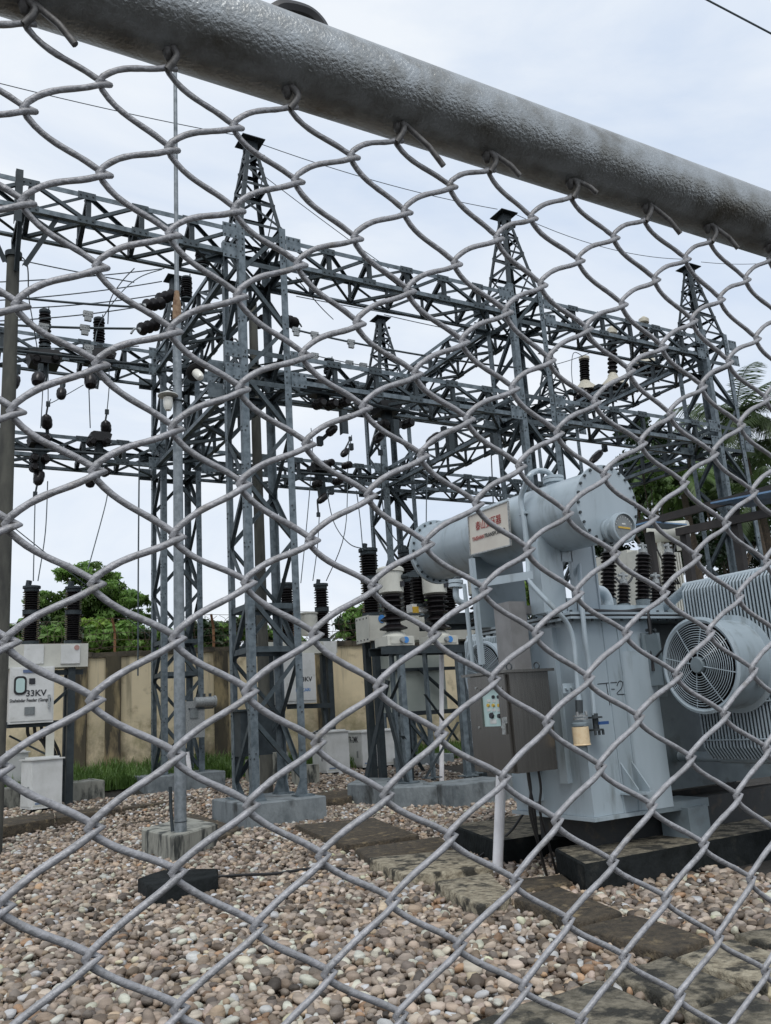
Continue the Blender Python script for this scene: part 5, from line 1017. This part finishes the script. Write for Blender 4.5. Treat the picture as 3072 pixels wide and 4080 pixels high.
for i, (bl, n_, mm, m2, lab) in enumerate([
    ([(60, 1375, 40), (110, 1385, 42), (160, 1392, 36), (20, 1390, 36)], 4500, LEAF, LEAFD, 'low bright bush over the wall behind the left breaker insulators'),
    ([(215, 1372, 40), (265, 1385, 38), (305, 1388, 32), (240, 1400, 30)], 4500, LEAFY, LEAF, 'bright yellow green bush over the wall left of the tower'),
    ([(420, 1382, 34), (455, 1372, 36), (485, 1385, 30), (440, 1400, 30)], 3500, LEAF, LEAFD, 'green bush over the wall between two towers behind the rusty post'),
    ([(350, 1385, 32), (385, 1392, 30)], 1800, LEAFD, LEAF, 'dark bush over the wall behind the lamp pole'), ([(530, 1370, 34), (575, 1375, 34), (620, 1390, 28)], 3000, LEAFD, LEAF, 'dark bush over the wall seen through the foot of the nearest tower'),
    ([(748, 1350, 26), (785, 1330, 34), (770, 1372, 32), (830, 1340, 36), (880, 1320, 36), (920, 1350, 40)], 6000, LEAFD, LEAF, 'dark green tree over the wall left of the main breaker')]):
    tree(lab, wallpt(bl[0][0], 3) , [blob(x, y, 23.5, r_, None, .75) for x, y, r_ in bl], int(n_ * 1.5), .075, mm, 20 + i, .06, 'bush', 'bushes beyond the wall', aspect=.5, m2=m2)
for i, (bl, n_, lab) in enumerate([
    ([(1390, 985, 62), (1450, 1010, 60), (1360, 1050, 50), (1420, 1080, 66), (1480, 1080, 60), (1400, 940, 36), (1350, 1120, 50)], 9000, 'dense dark tree right behind the conservator end'),
    ([(1560, 1000, 60), (1620, 1060, 62), (1560, 1100, 66), (1640, 1150, 62), (1510, 1050, 50), (1690, 1060, 60)], 9000, 'dense dark tree at the right edge behind the palm side tower'),
    ([(1430, 1180, 60), (1500, 1190, 60), (1570, 1190, 64), (1640, 1220, 60), (1360, 1200, 56), (1330, 1160, 44)], 8000, 'dark undergrowth tree behind the cream transformer'),
    ([(1120, 1290, 34), (1150, 1275, 30), (1180, 1300, 30), (1090, 1300, 30)], 2500, 'small yellow green tree seen under the conservator')]):
    tree(lab, V((AY(bl[0][0], bl[0][1], 24).x, 24 + i, .3)), [blob(x, y, 24 + i, r_, None, .9) for x, y, r_ in bl], int(n_ * 1.8), .10, LEAFD if i < 3 else LEAFM, 40 + i, .16, 'leafy_tree', 'trees behind the right side', m2=LEAFY if i == 3 else None, shell=.3)
tree('bright yellow green shrub just behind the conservator end', V((AY(1400, 1040, 22).x, 22, .3)), [blob(1405, 1040, 20, 26, None, 1.1), blob(1430, 1060, 20, 22), blob(1370, 1085, 20, 14), blob(1385, 1010, 20, 12)], 1100, .09, LEAFM, 61, .05, 'shrub', None)
def palm(label, base, crown, n, Lf, seed, m):
    g = random.Random(seed); t = thing('coconut_palm', label, 'palm', base, 0, 'coconut palms at the right'); base = V(base); crown = V(crown)
    MB().tube(smoothpath([base - V((0, 0, .2)), base.lerp(crown, .5) + V((.25, 0, 0)), crown], 8), [.17 - .06 * i / 16 for i in range(17)], 10).build('trunk', BARK, t)
    for i in range(n):
        az = 2 * math.pi * (i + g.uniform(-.3, .3)) / n; el = g.uniform(-.2, 1.15); Lc = Lf * g.uniform(.85, 1.1); h = V((math.cos(az), math.sin(az), 0)); pts = []; p = crown.copy(); e = el
        for k in range(15): pts.append(p.copy()); p = p + (h * math.cos(e) + V((0, 0, math.sin(e)))) * Lc / 14; e -= .105 + .03 * g.random()
        f = MB().tube(pts, [.022 - .0013 * k for k in range(15)], 5)
        for k in range(56):
            q = (k + 2) / 58 * 13.6; i0 = int(q); a = pts[i0].lerp(pts[i0 + 1], q - i0); d = (pts[i0 + 1] - pts[i0]).normalized(); sd_ = d.cross(V((0, 0, 1))).normalized(); ll = Lc * .25 * math.sin(math.pi * min(1, .12 + .9 * k / 58)) ** .6
            for s in (-1, 1):
                tip = a + (sd_ * s * .62 + d * .55 + V((0, 0, -.28 - .25 * g.random()))).normalized() * ll; w_ = d * .022; mid = a.lerp(tip, .5) + V((0, 0, ll * .06))
                f.add([a - w_, a + w_, mid + w_, tip, mid - w_], [(0, 1, 2, 4), (4, 2, 3)])
        f.build('frond', m, t, smooth=False)
    return t
def pp_(x, y, Y): return AY(x, y, Y)
for i, (x, y, Y, Lf, n_, lab) in enumerate([(1592, 895, 21, 3.7, 21, 'coconut palm behind the palm side tower, tips above the girder'), (1705, 950, 20, 3.6, 20, 'coconut palm cut by the right edge'), (1470, 1030, 21, 2.6, 14, 'paler coconut palm with drooping fronds right of the conservator'), (1640, 1080, 19, 2.4, 13, 'low coconut palm above the cable bridge'), (795, 1375, 24, 1.6, 12, 'small palm over the wall left of the main breaker')]):
    c = pp_(x, y, Y); palm(lab, (c.x, c.y, .2), c, n_, Lf, 70 + i, PALML if i != 2 else LEAFM)
# grass strip
def grass(name, poly_fn, n, h, label, seed):
    g = np.random.default_rng(seed); P = poly_fn(g, n); z = np.array([gz(x, y) for x, y in P]); a = g.uniform(0, 6.28, n); l = h * g.uniform(.35, 1.2, n) * (.65 + .55 * np.sin(P[:, 0] * 3.1 + 2 * np.sin(P[:, 1] * 4)) ** 2); b_ = g.uniform(.1, .7, n); w_ = .008 + .008 * g.random(n)
    dx, dy = np.cos(a), np.sin(a); base = np.c_[P, z]; side = np.c_[-dy, dx, np.zeros(n)] * w_[:, None]; mid = base + np.c_[dx * b_ * l * .3, dy * b_ * l * .3, l * .6]; tip = base + np.c_[dx * b_ * l, dy * b_ * l, l * (1 - b_ * .3)]
    v = np.stack([base - side, base + side, mid + side * .7, tip, mid - side * .7], 1).reshape(-1, 3); k = np.arange(n)[:, None] * 5
    f = np.concatenate([k + [0, 1, 2, 4], k + [4, 2, 3, 3]]) ; f4 = k + np.array([[0, 1, 2, 4]]); f3 = k + np.array([[4, 2, 3]])
    me = bpy.data.meshes.new(name); me.from_pydata(v.tolist(), [], [tuple(q) for q in f4.tolist()] + [tuple(q) for q in f3.tolist()]); me.materials.append(GRASSM); o = bpy.data.objects.new(name, me); COL.objects.link(o); kind(o, 'stuff'); return tag(o, label, 'grass')
grass('grass', lambda g, n: np.c_[g.uniform(1, 8, n), 17.6 + g.uniform(0, 1, n) ** 1.3 * 2.0], 12000, .34, 'green grass strip along the foot of the yellow wall', 3)
grass('grass', lambda g, n: np.c_[g.uniform(7.6, 13, n), 17.4 + g.uniform(0, 1, n) * 1.3], 5000, .26, 'thin grass along the wall foot behind the breaker', 4)
tag(MB().tube(smoothpath([AG(473, 1902) + V((0, 0, .03)), AG(540, 1900) + V((0, 0, .04)), AG(600, 1896) + V((0, 0, .035)), AG(680, 1886) + V((0, 0, .04)), AG(770, 1880) + V((0, 0, .0))]), .014, 7).build('ground_cable', BLACK), 'black cable lying over the pebbles right of the dark block', 'cable')
tag(MB().tube(smoothpath([AG(1040, 1870) + V((.2, .3, .02)), AY(1100, 1800, 6.9), AY(1130, 1760, 6.9), AY(1150, 1740, 6.6)]), .012, 7).build('ground_cable', BLACK), 'thin dark cable rising along the black foundation beam', 'cable')
p = AG(665, 1695); tag(MB().bb((p.x - .2, p.y, G), (p.x + .25, p.y + .3, p.z + .35)).build('concrete_stub', CONCW), 'small concrete stub by the far pebbles right of the nearest tower foot', 'block')
p = AG(575, 1690); tag(MB().bb((p.x - .3, p.y, G), (p.x + .15, p.y + .35, p.z + .45)).bb((p.x + .16, p.y, G), (p.x + .5, p.y + .35, p.z + .55)).build('concrete_stub', CONCW), 'pale concrete stub seen through the foot of the nearest tower', 'block')

# ---------------------------------------------------------------- the chain link fence in front
FD = .52
WELD = mat('weld_bead', (.16, .155, .15), (.08, .075, .07), scale=200, rough=.55, metal=.3)
KN = [(-2,1,115,438), (-2,3,108,808), (-2,5,84,1218), (-2,7,66,1641), (-2,9,48,2090), (-2,11,43,2559), (-2,15,18,3614), (-1,0,415,332), (-1,2,417,695), (-1,4,402,1064), (-1,6,402,1452), (-1,8,390,1878), (-1,10,386,2327), (-1,12,381,2791), (-1,14,378,3300), (0,1,687,595), (0,3,691,935), (0,5,696,1320), (0,7,702,1710), (0,9,708,2140), (0,11,708,2545), (0,13,705,3008), (0,15,710,3476), (1,0,945,507), (1,2,950,839), (1,4,960,1180), (1,6,968,1550), (1,8,973,1930), (1,10,992,2322), (1,12,997,2756), (1,14,1002,3210), (2,1,1189,722), (2,3,1199,1054), (2,5,1220,1416), (2,7,1232,1770), (2,9,1247,2154), (2,11,1260,2530), (2,13,1270,2960), (2,15,1289,3411), (2,17,1313,3879), (3,0,1411,625), (3,2,1424,950), (3,4,1433,1289), (3,6,1458,1624), (3,8,1478,1974), (3,10,1494,2338), (3,12,1516,2737), (3,14,1544,3168), (3,16,1568,3589), (3,18,1597,4044), (4,1,1622,845), (4,3,1635,1159), (4,5,1664,1490), (4,7,1688,1816), (4,9,1706,2168), (4,11,1732,2528), (4,13,1759,2925), (4,15,1798,3332), (4,17,1834,3766), (5,0,1803,742), (5,2,1821,1051), (5,4,1851,1362), (5,6,1870,1670), (5,8,1906,2008), (5,10,1936,2349), (5,12,1972,2707), (5,14,2013,3100), (5,16,2059,3512), (5,18,2094,3932), (6,1,1989,949), (6,3,2024,1243), (6,5,2051,1548), (6,7,2077,1858), (6,9,2110,2188), (6,11,2143,2525), (6,13,2186,2880), (6,15,2222,3270), (6,17,2266,3666), (6,19,2319,4068), (7,0,2125,869), (7,2,2163,1135), (7,4,2196,1434), (7,6,2228,1726), (7,8,2265,2045), (7,10,2305,2364), (7,12,2348,2700), (7,14,2395,3055), (7,16,2443,3435), (7,18,2491,3813), (8,1,2313,1037), (8,3,2345,1308), (8,5,2377,1603), (8,7,2414,1894), (8,9,2453,2204), (8,11,2500,2522), (8,13,2548,2856), (8,15,2599,3210), (8,17,2657,3577), (8,19,2710,3967), (9,0,2453,946), (9,2,2485,1212), (9,4,2514,1475), (9,6,2562,1766), (9,8,2606,2061), (9,10,2650,2362), (9,12,2702,2688), (9,14,2755,3018), (9,16,2806,3363), (9,18,2864,3737), (10,1,2616,1113), (10,3,2645,1381), (10,5,2675,1650), (10,7,2729,1923), (10,9,2778,2216), (10,11,2832,2518), (10,13,2891,2845), (10,15,2942,3170), (10,17,2994,3500), (10,19,3053,3867), (11,0,2739,1031), (11,2,2765,1276), (11,4,2803,1539), (11,6,2849,1808), (11,8,2896,2085), (11,10,2948,2375), (11,12,3003,2667), (11,14,3058,2981), (12,1,2876,1192), (12,3,2908,1440), (12,5,2955,1693), (12,7,3006,1959), (12,9,3058,2237), (13,0,2978,1113), (13,2,3019,1349), (13,4,3057,1585)]

S_ = 1666 / 3072; KP = {(c, r): AY(x * S_, y * S_, FD) for c, r, x, y in KN}
A = np.array([(c, r, 1) for c, r in KP]); sx = np.linalg.lstsq(A, np.array([p.x for p in KP.values()]), rcond=None)[0]; sz = np.linalg.lstsq(A, np.array([p.z for p in KP.values()]), rcond=None)[0]
C_, R_ = (-34, 44), (-1, 47)
def knot(c, r):
    if (c, r) in KP: return KP[(c, r)]
    # neighbours' measured offsets fade out into the regular lattice
    return V((sx @ (c, r, 1), FD, sz @ (c, r, 1)))
cf = thing('chain_link_fence', 'grey painted chain link fence with a thick pipe top rail, right before the camera', 'fence', (0, FD, G))
wr = .0022; hx = .0040; m = MB()
def leg(a, b_, front, w=1.):
    """from the round left bend a to the tight right bend b"""
    out = []; n = 12
    for i in range(1, n):
        t = i / n; p = a.lerp(b_, t); bulge = math.sin(math.pi * min(1, t / .8)) * (1 - t) if t < .8 else 0
        p = p + V((-.0015, 0, (1 if front else -1) * .0068 * w * bulge)); d = min(1, t * 5, (1 - t) * 9)
        p.y = FD + (-1 if front else 1) * wr * 1.05 * d; out.append(p)
    return out
for s in range(C_[0], C_[1]):
    r = R_[0] if s % 2 == 0 else R_[0]
    path = []; left = (s % 2 == 0); r = -1
    c = s if left else s + 1
    while r < R_[1]:
        c = s if left else s + 1; k = knot(c, r)
        tip = V((k.x + (-hx if left else hx), FD, k.z))
        if path:
            a, b_ = prev, tip; w_ = max(.25, min(1, 1.25 - r * .05))
            if left: path += leg(tip, prev, True, w_)[::-1]            # '/' leg, in front, walked downwards right to left
            else: path += leg(prev, tip, False, w_)                    # '\' leg, behind
        path.append(tip); prev = tip; left = not left; r += 1
    vis = -9 < s < 18
    m.tube(path, [wr * rnd.uniform(.94, 1.06) for _ in path] if vis else wr, 8 if vis else 5)
m.build('wire_mesh', WIRE, cf, ang=80)
# top rail
a_t = ray(1000, 163.6); a_b = ray(1000, 350.7); e1 = math.atan2(a_t.z, a_t.y); e0 = math.atan2(a_b.z, a_b.y); el = (e0 + e1) / 2; dist = (FD + .004) / math.cos(el); rr_ = dist * math.sin((e1 - e0) / 2); RZ = CAMZ + dist * math.sin(el); RY = FD + .004
MB().tube([(-3.2 + .05 * i, RY, RZ) for i in range(141)], rr_, 40).build('top_rail', RAIL, cf)
for c in range(C_[0], C_[1]):
    if c % 2: continue
    m = MB()
    k = knot(c, -1); q = V((k.x, FD, k.z)); top = V((k.x + rnd.uniform(-.004, .004), RY - .004, RZ - rr_ * .96))
    m.tube(smoothpath([q + V((-.004, -.003, -.006)), q + V((.003, -.005, .006)), top + V((.002, -.004, 0)), top + V((0, .004, .006))], 3), [.0027] * 6 + [.0032] * 4, 7)   # twisted end and weld
    m.lathe(top + V((0, 0, -.006)), (0, 0, 1), [(.002, -.002), (.004, .003), (.007, .010)], 8)
    ln = {-2: .030, 0: 0, 2: 0, 4: .036, 6: .022, 8: .014, 10: .030, 12: .026}.get(c, rnd.choice([.028, 0, .02, .03]))
    if ln: m.tube([top + V((.004, -.004, .0)), top + V((.010 + ln * .35, -.010, -ln * .55)), top + V((.012 + ln * .62, -.012, -ln))], .0025, 7)
    m.build('twisted_wire_end', WELD, cf, ang=80)
p = AY(642, 6, RY); q = V((p.x, RY, RZ + rr_)); MB().tube(smoothpath([q + V((-.028, -.004, -.004)), q + V((-.016, -.004, .010)), q + V((.006, -.004, .014)), q + V((.018, -.004, .006)), q + V((.02, -.004, -.006))]), .0065, 8).build('strap_end', BLACK, cf)
for x in (-1.9, 2.9): MB().cyl((x, RY + .0, -.5), (x, RY, RZ - rr_ * .9), .03, 20).build('post', RAIL, cf)
